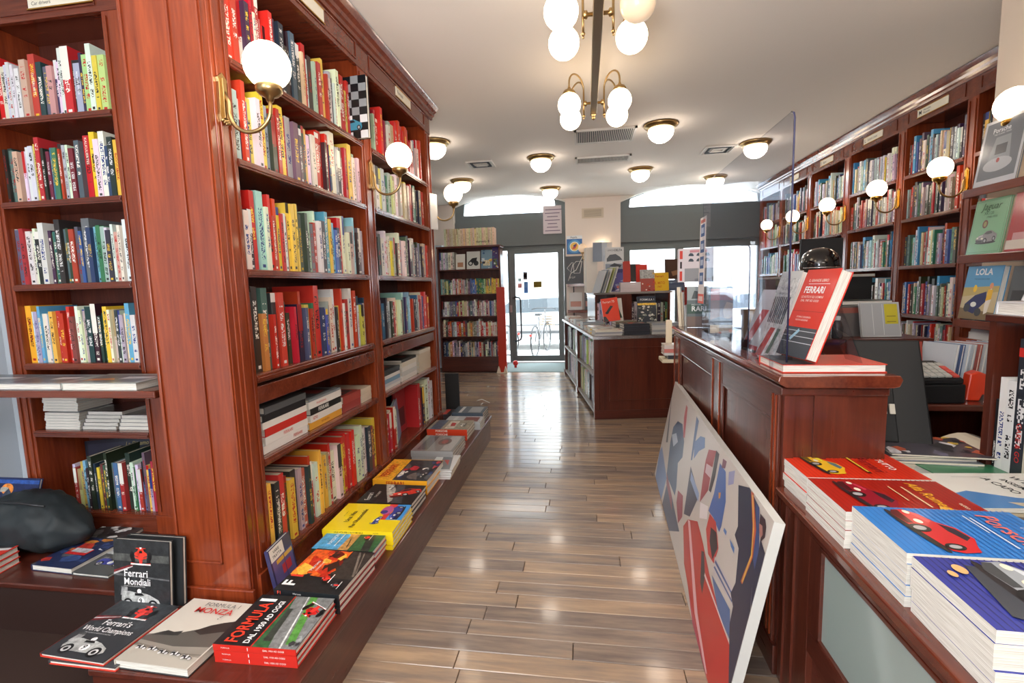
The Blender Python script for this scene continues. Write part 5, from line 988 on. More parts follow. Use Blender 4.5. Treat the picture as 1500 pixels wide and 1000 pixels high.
cover_stack(5, 'bright blue car guide with a red sports car', .712, 1.395, CW, CH, CT, (54, 130, 206), [((54, 130, 206), rect(0, 0, CW, CH))]+grid((40, 114, 192), CW, CH)+rotp(gt(.12, .125, .105, (206, 36, 44), (40, 30, 50)), .12, .125, 6)+[((225, 235, 245), rect(.05, .245, .2, .249)), ((225, 235, 245), rect(.04, .235, .13, .238))],
    [('Tutto su', .09, .33, .020, (240, 244, 250)), ('Porsche', .03, .285, .056, (226, 110, 96), dict(bold=.012, shear=.2))], rz=-1, group='car guides with red car on blue')
cover_stack(5, 'dark blue patterned car guide with a silver car', .712, 1.145, CW, CH, CT, (52, 60, 150), [((52, 60, 150), rect(0, 0, CW, CH))]+grid((40, 44, 110), CW, CH)+[((60, 64, 72), [(.03, .08), (.2, .05), (.238, .12), (.238, .28), (.16, .30), (.06, .24)])]+rotp(gt(.14, .17, .13, (160, 166, 172), (60, 62, 70)), .14, .17, 4)+[((230, 180, 120), ell(.05, .06, .018, .012)), ((230, 180, 120), ell(.07, .035, .012, .008))],
    [('Tutto', .06, .325, .024, (240, 244, 250))], rz=-2, group='car guides with silver car')
wi = [((228, 226, 218), rect(0, 0, .26, .34)), ((70, 130, 190), [(.16, 0), (.26, 0), (.26, .34), (.22, .3), (.19, .15), (.14, .05)]), ((60, 64, 80), [(.2, .2), (.25, .26), (.25, .34), (.22, .34)]), ((206, 190, 160), [(.22, .1), (.25, .12), (.25, .2), (.23, .18)]), ((150, 150, 150), rect(.03, .09, .032, .2))]
stack(4, 'display_book', L3('white paperback with a handwritten black title', 4), low(1.085, 1.76, .7505, 4), .26, .34, .022, (228, 226, 218), art=wi, hard=False, texts=[("W L'ITALIA", .03, .27, .034, (50, 54, 56), dict(bold=.008)), ('INSIEME', .05, .225, .028, (50, 54, 56), dict(bold=.008)), ('A CAPO', .04, .18, .034, (50, 54, 56), dict(bold=.008))], group='handwritten title paperbacks', pages=WH)
cbook('display_book', 'green covered book sticking out behind the handwritten title paperbacks', low(1.17, 2.00, .7505, 3), .22, .30, .07, (52, 120, 84), pages=WH)
stack(4, 'display_book', L3('tan covered book with a red racing car behind the blue pile', 4), low(1.095, 1.475, .7505, 1), .25, .36, .022, (176, 166, 140), art=[((96, 90, 80), [(.02, .02), (.23, .06), (.2, .2), (.03, .14)]), ((190, 50, 44), [(.06, .06), (.18, .1), (.16, .13), (.07, .1)]), ((220, 214, 200), rect(.03, .28, .22, .33))], hard=False, group='tan covered books', pages=WH)
# pile of magazines beside the till
q = random.Random(4); zz = .7505
for i in range(9):
    t_ = [.014, .012, .02, .010, .012, .008, .008, .007, .006][i]; c_ = [(90, 110, 100), (200, 204, 208), (176, 60, 40), (230, 230, 228), (180, 186, 190), (110, 116, 126), (220, 222, 224), (60, 62, 68), (80, 76, 84)][i]
    ar = blobs(.24, .32, 30, [(60, 62, 70), (190, 90, 60), (214, 210, 214), (110, 108, 130), (40, 42, 48), (226, 190, 70)], 20+i, (.05, .2)) if i >= 7 else ()
    cbook('magazine', 'glossy motoring magazine beside the till, %s from the top' % ORD(9-i), low(1.06+.01*(i % 3)+(.05 if i == 8 else 0), 2.16-.01*(i % 2), zz, -6+2.5*(i % 4)), .24, .32, t_, c_, art=ar, hard=False, cat='magazine', group='glossy magazines beside the till'); zz += t_+.0006
op = empty('open_magazine', 'open magazine with curled cream pages lying behind the magazine pile', 'magazine', M=TR(1.40, 1.985, .7512, 0))
n = 10; pts = [(.30*i/n, .035+.06*math.sin(math.pi*min(1, i/n*1.1))) for i in range(n+1)]
mb = MB()
for i in range(n): mb.add([(pts[i][0], 0, pts[i][1]), (pts[i+1][0], 0, pts[i+1][1]), (pts[i+1][0], .24, pts[i+1][1]), (pts[i][0], .24, pts[i][1])], [(0, 1, 2, 3)], 0, col((222, 210, 188) if i < 5 else (104, 100, 98)), True)
part('curled_page', mb, MATTE, op); part('page_block', MB().box(0, 0, 0, .3, .24, .034, 0, col((214, 206, 190))), MATTE, op)
# monitor seen from behind
mo = empty('till_monitor', 'black flat monitor seen from behind at the end of the cash desk', 'monitor', M=Matrix.Translation((1.17, 2.15, .751)) @ Matrix.Rotation(math.radians(-10), 4, 'Z'))
Tm = Matrix.Translation((0, 0, .29)) @ Matrix.Rotation(math.radians(-24), 4, 'X'); 
mb = MB(); mb.T = Tm; mb.box(-.095, 0, -.215, .165, .025, .215); part('screen_shell', mb, BLACK, mo, bevel=.008)
mb = MB(); mb.T = Tm; mb.box(-.02, -.012, -.21, .05, -.0005, .06); part('back_bulge', mb, mat('black plastic matt', (14, 16, 19), .6), mo, bevel=.014)
mb = MB(); mb.box(-.08, -.08, 0, .12, .12, .015); mb.box(-.03, -.045, .015, .03, -.02, .2); part('stand', mb, BLACK, mo, bevel=.005)
mb = MB(); mb.T = Tm; 
for i in range(3): mb.box(-.03+.028*i, -.022, -.10, -.012+.028*i, -.011, -.06)
part('plug', mb, mat('ivory connector', (206, 200, 186), .5), mo)
# tall books cabinet on the low counter, open towards the aisle
cb_ = empty('counter_cabinet', 'open mahogany book cabinet standing on the lower counter', 'cabinet', loc=(1.405, 1.945, .751))
part('side', MB().box(0, -.03, 0, .42, 0, .58), DV, cb_); part('side', MB().box(0, -1.2, 0, .42, -1.17, .58), DV, cb_); part('bottom_board', MB().box(0, -1.17, 0, .42, -.031, .03), DY, cb_); part('top_board', MB().box(-.01, -1.2, .581, .43, .01, .605), DY, cb_, bevel=.003); part('back_panel', MB().box(.40, -1.17, .03, .42, -.03, .58), DV, cb_)
xx = 1.945-.034
for i, (t_, h_, c_, ex) in enumerate(((.012, .28, (24, 30, 34), None), (.03, .36, (232, 230, 226), None), (.034, .355, (226, 226, 224), None), (.045, .50, (46, 50, 58), 'red'), (.05, .52, (196, 190, 174), None), (.04, .42, (228, 226, 220), None), (.05, .46, (50, 60, 80), None))):
    lab = ['thin black book at the far end of the counter cabinet', 'first white spined book in the counter cabinet', 'second white spined book in the counter cabinet', 'tall dark book with red top band in the counter cabinet', 'thick beige book in the counter cabinet', 'cream book in the counter cabinet by the beige one', 'dark blue book in the counter cabinet beyond the cream one'][i]
    M_ = frame((1.42, xx, .7815), (0, -1, 0), (1, 0, 0)); mb = MB(); pg = MB(); book_geo(mb, pg, 0, t_-.001, .26, h_, col(c_), accent('w' if sum(c_) > 400 else 'k', q), .2+.1*i, False)
    if ex: mb.box(-.0004, -.0008, h_-.06, t_-.0006, 0, h_-.03, 0, col((200, 50, 44))); mb.r[-1] = 0
    o = mb.build('book', SPINE, M=M_, label=lab, cat='book', group='books in the counter cabinet'); part('pages', pg, PAGEV, o); 
    if ex: text('GARE & GO', .026, (200, 50, 44), Matrix.Translation((t_/2, -.0015, .22)) @ Matrix.Rotation(math.radians(90), 4, 'X') @ Matrix.Rotation(math.radians(-90), 4, 'Z'), o, 'spine_title', bold=.01)
    xx -= t_
cbook('display_book', 'large white boxed book lying on top of the counter cabinet', frame((1.41, 1.93, 1.3565), (0, -1, 0), (1, 0, 0)), .5, .36, .045, (226, 226, 228), spinec=(214, 216, 220))
cbook('display_book', 'white glossy sheet leaning above the boxed book', frame((1.44, 1.86, 1.4025), (0.1, -1, 0), (.36, .03, .93)), .4, .30, .012, (222, 222, 226))
# leaning books on the cash desk and the flat book below
cbook('display_book', 'large red book lying flat at the end of the cash desk', frame((.705, 2.125, DZ+.0008), (0, -1, 0), (1, 0, 0)) @ TR(0, 0, 0, 0), .245, .345, .030, (216, 58, 38), art=[((216, 58, 38), rect(0, 0, .245, .345)), ((44, 44, 48), rect(0, 0, .245, .11))]+[((150, 150, 154), rect(.03*i, .0, .03*i+.004, .1)) for i in range(1, 8)], pages=(226, 214, 178), group=None)
EZ = DZ+.0325
rb_art = [((212, 52, 38), rect(0, .115, .20, .35)), ((70, 74, 80), rect(0, 0, .20, .115)), ((212, 216, 220), rect(0, .10, .2, .102)), ((212, 216, 220), rect(0, .078, .2, .08)), ((212, 216, 220), rect(0, .055, .2, .057)), ((150, 190, 210), [(.06, .06), (.1, .1), (.09, .11), (.05, .07)]), ((240, 240, 240), rect(.04, .286, .17, .288)), ((150, 34, 28), rect(0, .178, .2, .1795))]
cbook('display_book', 'red book with cream pages leaning back on the end of the cash desk', frame((.795, 2.085, EZ), (.135, -.99, 0), (.338, .047, .94)), .20, .345, .045, (212, 52, 38), art=rb_art, pm=PRINT, pages=(226, 214, 178),
      texts=[('IL GRANDE LIBRO', .035, .30, .015, (240, 226, 220), dict(bold=.005)), ('FERRARI', .028, .262, .036, (240, 240, 240), dict(bold=.025, sq=.95)), ('LE AUTO E GLI UOMINI', .025, .235, .013, (240, 226, 220), dict(bold=.005)), ('DAL 1947 AD OGGI', .03, .22, .013, (240, 226, 220), dict(bold=.005)), ('STORIA E LEGGENDA', .045, .155, .0095, (240, 226, 220)), ('NUOVA EDIZIONE', .045, .143, .0095, (240, 226, 220))])
bw = [((206, 206, 202), rect(0, .0, .19, .345))]+[((46, 48, 54), [(.01+.018*i, .15), (.02+.018*i, .15), (.022+.018*i, .265), (.012+.018*i, .265)]) for i in range(9)]+[((90, 96, 110), [(.02+.03*i, .17+.01*(i % 3)), (.032+.03*i, .17), (.04+.03*i, .25)]) for i in range(5)]+[((190, 60, 50), [(0, .0), (.06, .0), (.12, .13), (.07, .13)]), ((80, 110, 90), [(.1, .02), (.13, .02), (.17, .13), (.14, .13)]), ((224, 224, 220), [(.06, 0), (.09, 0), (.14, .13), (.12, .13)])]
cbook('display_book', 'white book with black and white photo strips leaning behind the red one', frame((.775, 2.30, EZ-.03), (.03, -1, 0), (.281, .005, .96)), .19, .375, .03, (206, 206, 202), art=bw, texts=[('I MECCANICI', .04, .30, .018, (120, 120, 120)), ('RACCONTANO', .045, .278, .012, (130, 130, 130))], spinec=(28, 30, 34), backc=(28, 30, 34))
cbook('display_book', 'pale book standing behind the leaning photo strip book', frame((.86, 2.26, EZ-.03), (.03, -1, 0), (.281, .005, .96)), .12, .385, .01, (206, 206, 204))
cbook('display_book', 'red and white leaning book behind the clear screen', frame((.80, 2.62, DZ+.001), (.05, -1, 0), (.34, .0, .94)), .20, .30, .02, (214, 210, 208), art=[((200, 50, 44), [(0, 0), (.07, 0), (.16, .2), (.08, .2)]), ((190, 60, 60), rect(0, .0, .2, .02))])
for i, (y_, lab) in enumerate(((2.03, 'under the leaning red book'), (2.25, 'under the photo strip book'))):
    s_ = empty('book_stand', 'bent clear acrylic book stand '+lab, 'stand', M=TR(.90 if i == 0 else .88, y_-.09, EZ if i == 0 else DZ+.001)); part('leg', MB().prism([(.07, 0), (.075, 0), (-.0, .2), (-.005, .2)], -.05, .06, 'y'), ACRYL, s_)
# clear screens on the cash desk
def screen(name, label, x, y0, y1, z1, edge=True):
    r = empty(name, label, 'screen', loc=(x, y0, DZ+.0008)); L = y1-y0; H_ = z1-DZ; c_ = .03
    pts = [(0, 0), (L, 0), (L, H_-c_), (L-c_*.3, H_-c_*.3), (L-c_, H_), (c_, H_), (c_*.3, H_-c_*.3), (0, H_-c_)]
    part('sheet', MB().prism(pts, -.0025, .0025, 'x'), ACRYL, r)
    if edge: part('edge', MB().tube([(0, .0, .0), (0, 0, H_-c_), (0, c_*.3, H_-c_*.3), (0, c_, H_)], .0034, 6), mat('acrylic edge', (52, 52, 84), .2), r)
    part('foot', MB().box(-.04, .05, 0, .04, .058, .05).box(-.04, L-.06, 0, .04, L-.052, .05), ACRYL, r)
screen('acrylic_screen', 'large clear protective screen standing on the cash desk', .735, 1.925, 3.27, 2.09)
screen('acrylic_screen', 'lower clear screen beyond the large one on the cash desk', .80, 3.30, 3.85, 1.52, False)
screen('acrylic_screen', 'second clear sheet behind the large protective screen', .765, 2.46, 2.97, 1.66, True)
# notice with blue squares taped to the screen
no = empty('paper_notice', 'long white notice with blue pictograms taped on the clear screen', 'notice', M=frame((.728, 3.36, 1.36), (.0, -1, 0), (.02, 0, 1)))
mb = MB(); mb.box(0, 0, 0, .155, .54, .001, 0, col((238, 232, 232)))
for j in range(4): mb.box(.03, .12+j*.10, .001, .125, .195+j*.10, .002, 0, col((76, 106, 160))); mb.box(.045, .14+j*.10, .002, .11, .175+j*.10, .0026, 0, col((190, 204, 226)))
mb.box(0, 0, .001, .155, .06, .0016, 0, col((226, 110, 100))); mb.box(.02, .015, .0016, .13, .045, .0022, 0, col((240, 214, 210))); mb.box(.02, .505, .001, .135, .525, .002, 0, col((200, 120, 110)))
part('sheet', mb, MATTE, no)
MB().box(.7365, 3.255, 1.62, .7385, 3.36, 1.78, 0, col((226, 74, 44))).build('price_card', MATTE, label='small orange red card taped beside the long notice', cat='card')
# things at the far end of the desk
bx = empty('model_car_box', 'square white box printed with small cars raised on a clear stand', 'box', M=frame((.685, 3.82, 1.497), (1, -.12, 0), (0, 0, 1)))
part('carton', MB().box(0, 0, -.12, .245, .245, 0, 0, col((214, 206, 212))), MATTE, bx)
mb = MB(); z = .0008
for i in range(3):
    for j in range(2): p = [(a_[0], a_[1]) for a_ in [(.07+i*.055, .15+j*.04), (.075+i*.055, .165+j*.04), (.085+i*.055, .172+j*.04), (.1+i*.055, .168+j*.04), (.108+i*.055, .155+j*.04), (.104+i*.055, .148+j*.04)]]; mb.add([(x, y, z) for x, y in p], [tuple(range(6))], 0, col((74, 84, 96)))
for rct, c_ in ((rect(.045, .0, .245, .10), (150, 152, 156)), (rect(.01, .17, .03, .23), (206, 70, 60)), (rect(.01, .01, .028, .08), (206, 70, 60)), (rect(.08, .215, .2, .232), (200, 140, 150)), (rect(.012, .1, .026, .15), (60, 50, 56))): mb.add([(x, y, z) for x, y in rct], [(0, 1, 2, 3)], 0, col(c_))
part('box_print', mb, MATTE, bx)
st_ = empty('book_stand', 'clear tall stand holding the model car box', 'stand', M=frame((.725, 3.83, DZ+.001), (1, -.12, 0), (0, 0, 1))); part('side', MB().box(0, 0, .02, .006, .333, .14), ACRYL, st_); part('side', MB().box(.20, 0, .02, .206, .333, .14), ACRYL, st_)
cbook('display_book', 'dark green book standing in the clear stand', frame((.745, 3.80, DZ+.002), (1, -.12, 0), (0, .05, 1)), .15, .30, .03, (110, 122, 122), art=[((70, 96, 84), rect(0, .1, .15, .17)), ((170, 180, 180), rect(0, .2, .15, .3)), ((90, 96, 96), [(.03, .21), (.12, .21), (.13, .25), (.05, .27)]), ((130, 110, 100), rect(0, 0, .15, .08))], texts=[('RARI', .03, .135, .05, (240, 244, 240), dict(bold=.02)), ('MOTORI', .03, .165, .018, (230, 236, 230))])
cbook('display_book', 'framed brown and red book standing behind the clear screen', frame((.75, 3.16, DZ+.001), (1, -.3, 0), (0, .08, 1)), .135, .30, .03, (40, 40, 42), art=[((150, 44, 38), rect(.01, .22, .155, .29)), ((110, 66, 48), rect(.01, .1, .155, .22)), ((176, 130, 90), [(.09, .1), (.15, .12), (.15, .2), (.1, .21), (.08, .16)]), ((210, 190, 150), rect(.01, .02, .155, .07)), ((50, 54, 60), [(.01, .07), (.155, .07), (.155, .1), (.06, .12), (.01, .1)])])
for i, (c_, h_) in enumerate((((214, 196, 160), .30), ((190, 160, 120), .26), ((206, 200, 190), .16))): cbook('display_book', ('tall cream book', 'tan book', 'short white book')[i]+' standing at the far corner of the cash desk', frame((.70+.02*i, 3.86+.02*i, DZ+.001), (.3, .95, 0), (-.06, .0, 1)), .09, h_, .022, c_, group='books at the far corner of the cash desk')
cbx = empty('cardboard_box', 'small tan cardboard box standing behind the clear screen', 'box', loc=(.93, 3.0, DZ+.001)); part('carton', MB().box(0, 0, 0, .1, .12, .16).box(-.006, -.006, .13, .106, .126, .165), mat('cardboard', (176, 146, 110), .8), cbx)
ps = empty('pocket_shelf', 'small cream shelf fixed to the far end of the cash desk', 'shelf', loc=(.60, 3.995, .86)); part('tray', MB().box(0, 0, 0, .2, .2, .03), mat('cream board', (214, 200, 170), .6), ps, bevel=.004)
for i, (c_, t_) in enumerate((((50, 54, 62), .03), ((206, 206, 200), .02), ((206, 120, 110), .03), ((214, 200, 190), .03))): cbook('stacked_book', ('dark book at the bottom', 'white book second', 'pink red book third', 'cream book on top')[i]+' of the small pile on the pocket shelf', TR(.605 + (.03 if i < 1 else 0), 4.0, .8905+sum((.0305, .0205, .0305)[:i]), 0) @ frame((.15, 0, 0), (0, 1, 0), (-1, 0, 0)), .17, .14, t_, c_, group='pile on the pocket shelf')
cbook('display_book', 'cream board standing upright on the pocket shelf', frame((.655, 4.185, .892), (1, -.2, 0), (.03, 0, 1)), .05, .30, .01, (226, 206, 170))
# big poster board leaning on the desk
PO = [
((110,140,190),[(3.92,.186),(3.77,.25),(3.34,.168),(3.36,-.042),(3.76,-.005)]),
((60,75,105),[(3.29,-.007),(3.29,.189),(2.89,.144),(2.68,.124),(2.92,-.008)]),
((70,65,70),[(4.02,.636),(3.98,.646),(3.58,.347),(3.65,.324)]),
((55,80,115),[(3.39,.564),(3.22,.591),(3.06,.523),(3.01,.441),(3.1,.369),(2.99,.253),(2.98,.201),(3.36,.181),(3.49,.38),(3.5,.488)]),
((190,200,215),[(3.49,.434),(3.35,.49),(3.24,.463),(3.35,.393)]),
((160,50,70),[(2.93,.259),(2.78,.292),(2.69,.208),(2.75,.137),(2.9,.196)]),
((150,60,80),[(3.38,.194),(3.06,.164),(2.97,.107),(3.3,.143)]),
((200,90,95),[(3.24,.718),(3.18,.715),(3.07,.548),(3.11,.534),(3.22,.633)]),
((70,95,140),[(2.89,.736),(2.81,.73),(2.76,.516),(2.79,.503)]),
((80,110,165),[(2.8,.608),(2.7,.676),(2.6,.699),(2.56,.657),(2.66,.604),(2.73,.534)]),
((60,60,85),[(2.76,.479),(2.46,.436),(2.54,.284),(2.67,.235),(2.72,.37)]),
((140,160,200),[(2.72,.462),(2.47,.446),(2.45,.409),(2.7,.422)]),
((165,50,55),[(2.48,.676),(2.35,.714),(2.35,.607),(2.33,.524),(2.42,.421),(2.47,.545),(2.49,.616)]),
((210,180,185),[(2.46,.61),(2.35,.632),(2.34,.581),(2.45,.567)]),
((50,40,45),[(2.35,.717),(2.29,.72),(2.27,.609),(2.28,.534),(2.32,.529),(2.33,.616)]),
((65,100,170),[(2.25,.692),(2.14,.693),(2.05,.597),(2.03,.498),(2.04,.466),(2.16,.471),(2.25,.459),(2.23,.554),(2.24,.623)]),
((225,150,60),[(2.17,.584),(2.14,.598),(2.13,.576),(2.15,.565)]),
((120,60,80),[(2.22,.724),(2.16,.733),(2.16,.7),(2.21,.685)]),
((150,150,190),[(2.1,.709),(2.03,.743),(2.01,.693),(2.07,.661)]),
((195,45,40),[(2.62,.189),(2.56,.258),(2.38,.339),(2.23,.318),(2.04,.277),(1.88,.259),(1.65,.242),(1.53,.142),(1.71,-.028),(1.99,.016),(2.21,.039),(2.44,.077)]),
((235,180,185),[(2.56,.258),(2.51,.273),(2.06,.073),(1.79,.013),(1.81,-.004),(2.1,.046)]),
((190,70,95),[(2.42,.088),(2.21,.039),(1.99,.016),(1.75,-.012),(1.79,-.02),(2.1,-.012)]),
((235,225,225),[(2.41,.426),(2.27,.471),(2.24,.421),(2.36,.367)]),
((205,60,55),[(2.22,.46),(2.11,.475),(2.0,.415),(2.01,.339),(2.11,.324),(2.22,.383)]),
((40,35,50),[(2.16,.425),(2.07,.447),(2.01,.409),(2.04,.34),(2.13,.373)]),
((45,45,55),[(2.21,.281),(2.17,.299),(2.08,.236),(2.06,.165),(2.12,.18)]),
((200,190,190),[(2.02,.367),(1.76,.398),(1.71,.357),(1.99,.306)]),
((80,100,150),[(2.0,.363),(1.74,.385),(1.73,.378),(2.0,.35)]),
((80,100,150),[(1.99,.341),(1.73,.365),(1.73,.358),(2.0,.329)]),
((80,110,160),[(2.0,.294),(1.73,.33),(1.66,.259),(1.83,.244)]),
((235,210,210),[(2.09,.247),(1.66,.251),(1.64,.246),(2.09,.233)]),
((42,48,72),[(1.95,.714),(1.83,.764),(1.7,.738),(1.62,.631),(1.61,.53),(1.54,.442),(1.54,.335),(1.48,.197),(1.54,.136),(1.7,.294),(1.71,.357),(1.76,.374),(1.74,.43),(1.79,.535),(1.86,.551),(1.85,.592)]),
((60,80,130),[(1.74,.738),(1.7,.738),(1.61,.616),(1.61,.557),(1.65,.581),(1.68,.667)]),
((190,90,60),[(1.81,.751),(1.78,.763),(1.68,.667),(1.65,.581),(1.68,.463),(1.7,.462),(1.67,.582),(1.72,.663)]),
((225,180,80),[(1.79,.745),(1.78,.748),(1.7,.661),(1.66,.578),(1.68,.468),(1.69,.469),(1.67,.579),(1.71,.662)]),
((42,48,72),[(1.63,.663),(1.57,.645),(1.55,.613),(1.54,.451),(1.61,.53),(1.62,.631)]),
((60,40,50),[(1.68,.727),(1.63,.73),(1.61,.714),(1.6,.683),(1.62,.658),(1.66,.679)]),
((175,120,110),[(1.67,.697),(1.64,.703),(1.62,.682),(1.63,.663),(1.65,.673)]),
((100,130,190),[(1.53,.394),(1.52,.39),(1.51,.278),(1.52,.281)]),
((100,130,190),[(1.54,.383),(1.53,.38),(1.53,.286),(1.54,.291)]),
((90,130,190),[(1.9,.513),(1.83,.514),(1.82,.496),(1.87,.498)]),
((90,130,190),[(1.99,.512),(1.95,.516),(1.95,.499),(1.99,.498)])]

PY0, PY1, PH = 1.57, 3.83, .755
ey = Vector((.041, 1, 0)).normalized(); es = Vector((.2, 0, 1)).normalized()
Mp = frame((.43+.041*(PY1-1.6), PY1, .004), -ey, es)     # local x towards the camera, y up the board, z out to the aisle
pb = empty('poster_board', 'long canvas board with red racing car in the pits leaning on the cash desk', 'poster', M=Mp)
WD = (PY1-PY0)*1.0008
part('board', MB().box(0, 0, -.034, WD, PH, 0, 0, col((206, 206, 202))), MATTE, pb)
L = [((206, 196, 188), rect(0, 0, WD, PH))]
for c_, p in PO: L.append((c_, [(PY1-y, s_) for y, s_ in p]))
printed(L, 0, pb, 'printed_canvas', PRINT, box=(WD, PH), dz=.00005)
# back counter behind the desk, till, tape dispenser, manuals
bc = empty('back_counter', 'dark wooden counter behind the cash desk carrying the till', 'counter')
part('top_board', MB().box(1.42, 2.36, .90, 2.03, 3.45, .93), DX, bc, bevel=.006); part('side', MB().box(1.46, 3.40, 0, 2.0, 3.43, .9), DV, bc); part('side', MB().box(1.98, 2.4, 0, 2.0, 3.40, .9), DV, bc)
part('riser', MB().box(1.18, 2.88, .931, 1.80, 2.90, 1.15).box(1.18, 2.84, 1.15, 1.80, 3.15, 1.168), DX, bc)
ti = empty('till', 'black cash register with grey keys on the back counter', 'till', M=TR(1.44, 2.375, .9305, 2))
part('drawer', MB().box(0, 0, 0, .21, .19, .085), BLACK, ti, bevel=.006); mb = MB(); mb.prism([(.0, .086), (.19, .086), (.19, .165), (.15, .16), (.0, .11)], .0, .2, 'x'); part('housing', mb, BLACK, ti, bevel=.006)
ky = MB(); 
for i in range(6):
    for j in range(4): ky.T = Matrix.Translation((.012+.030*i, .010+.032*j, .1155+.0105*j)) @ Matrix.Rotation(math.radians(19), 4, 'X'); ky.box(0, 0, 0, .024, .028, .008, 0, col((200, 80, 70) if i == 5 and j < 3 else (176, 176, 170)))
part('keys', ky, MATTE, ti, kind='stuff'); part('display', MB().box(.02, .16, .166, .09, .18, .195), mat('violet display', (120, 100, 230), .3, emit=((.45, .35, 1), .8)), ti)
td = empty('tape_dispenser', 'orange red tape dispenser on the back counter', 'dispenser', M=TR(1.69, 2.44, .9305, -12)); RT = mat('orange red plastic', (214, 60, 30), .3, coat=.4)
part('body', MB().prism([(0, 0), (.05, 0), (.06, .03), (.17, .045), (.18, .07), (.09, .08), (.075, .12), (.04, .135), (.01, .12)], 0, .06, 'y'), RT, td, bevel=.006); part('tape_roll', MB().lathe([(.02, 0), (.045, 0), (.045, .03), (.02, .03)], 24, (.14, .015, .115), ax='y'), mat('tape', (200, 190, 110), .3), td)
MB().prism([(0, 0), (.14, 0), (.145, .01), (.0, .006)], 0, .035, 'y').build('white_ruler', mat('white ruler', (226, 226, 224), .4), M=TR(1.74, 2.37, .9305, 8), label='short white strip lying before the tape dispenser', cat='ruler')
for i in range(15):
    c_ = [(150, 54, 44), (186, 190, 194), (80, 96, 130), (190, 198, 206), (170, 176, 180), (160, 90, 84), (184, 188, 190), (196, 200, 204)][i % 8] if i else (150, 54, 44)
    cbook('manual', 'leaning workshop manual, %s in the row behind the till' % ORD(i+1), frame((1.655+.024*i, 2.745, .932), (.55 if i == 0 else .25, -.9 if i else -.75, 0), (.14, .0, .99)) if i else frame((1.50, 2.72, .932), (.93, -.1, 0), (-.02, .14, .97)), .17, .235, .015, c_, cat='book', pages=(214, 216, 214), group='workshop manuals behind the till',
          art=[((150, 54, 44), rect(0, 0, .17, .235)), ((222, 200, 80), rect(.125, .14, .155, .19)), ((60, 50, 50), ell(.14, .165, .011, .016)), ((220, 140, 60), rect(.01, .05, .16, .057))] if i == 0 else (), texts=[('FERRARI', .01, .205, .024, (240, 236, 230), dict(bold=.01)), ('312T', .01, .178, .024, (240, 236, 230), dict(bold=.01)), ("Owners' Workshop Manual", .01, .04, .011, (236, 190, 90))] if i == 0 else ())
cbook('display_book', 'grey newspaper style sheet with yellow block standing behind the till', frame((1.495, 2.93, 1.1685), (1, .0, 0), (.113, .236, .965)), .195, .19, .015, (170, 172, 172), pages=(206, 190, 190), art=[((150, 152, 154), rect(.005, .005, .19, .185)), ((176, 164, 40), rect(.12, .07, .185, .18)), ((120, 110, 40), rect(.13, .08, .175, .085)), ((120, 110, 40), rect(.13, .11, .175, .115)), ((200, 202, 204), rect(.06, .01, .062, .18)), ((200, 202, 204), rect(.11, .01, .112, .18))])
cbook('display_book', 'dark photo book beside the grey sheet behind the till', frame((1.40, 2.98, 1.1685), (1, .0, 0), (.08, .2, .965)), .12, .17, .015, (70, 66, 66), art=[((120, 60, 50), rect(.01, .13, .11, .16))])
bt = empty('bottle', 'small dark plastic bottle with a white cap behind the till', 'bottle', loc=(1.36, 2.90, 1.1685)); part('body', MB().lathe([(.001, 0), (.026, 0), (.028, .01), (.028, .07), (.02, .09), (.012, .10), (.001, .1)], 20), mat('dark bottle', (50, 52, 56), .15), bt); part('cap', MB().lathe([(.013, .098), (.014, .12), (.001, .122)], 16), mat('white cap', (214, 216, 214), .4), bt)
# storage cabinet with helmet in front of the wall bookcase
sc_ = empty('storage_cabinet', 'black storage cabinet in front of the wall bookcase under the helmet', 'cabinet', loc=(1.66, 4.15, 0)); part('body', MB().box(0, 0, 0, .52, .9, 1.50), mat('black lacquer', (26, 30, 34), .4), sc_, bevel=.004); part('top_tray', MB().box(-.01, -.01, 1.501, .53, .91, 1.52), mat('pale edge', (180, 176, 170), .5), sc_)
hm = empty('helmet', 'glossy black open face racing helmet on the storage cabinet', 'helmet', loc=(1.89, 4.36, 1.521)); part('shell', MB().lathe([(.10, 0), (.135, .02), (.148, .07), (.142, .12), (.12, .17), (.08, .205), (.03, .22), (.001, .222)], 32), mat('black gloss', (22, 22, 26), .08, coat=1), hm)
part('visor_edge', MB().tube([(.15*math.cos(a), .15*math.sin(a), .06) for a in [math.radians(200+i*10) for i in range(15)]], .006), mat('chrome trim', (200, 200, 205), .15, metal=1), hm)
MB().box(1.98, 4.95, 1.521, 2.34, 4.98, 1.86).build('dark_sign', mat('charcoal board', (44, 46, 50), .6), label='dark board standing behind the helmet before the wall bookcase', cat='board')
for i in range(3): cbook('stacked_book', 'dark teal book lying before the storage cabinet, %s from the top' % ORD(3-i), TR(1.72, 3.62, 1.2505+.03*i, 2) , .32, .2, .029, (26, 52, 56) if i else (40, 40, 46), pages=(190, 190, 186), group='dark teal books', cat='book')
MB().box(1.70, 3.6, .0, 2.08, 3.86, 1.25).build('drawer_block', mat('brown drawer unit', (100, 56, 44), .5), label='brown drawer unit with dark teal books on top', cat='cabinet', bevel=.004)
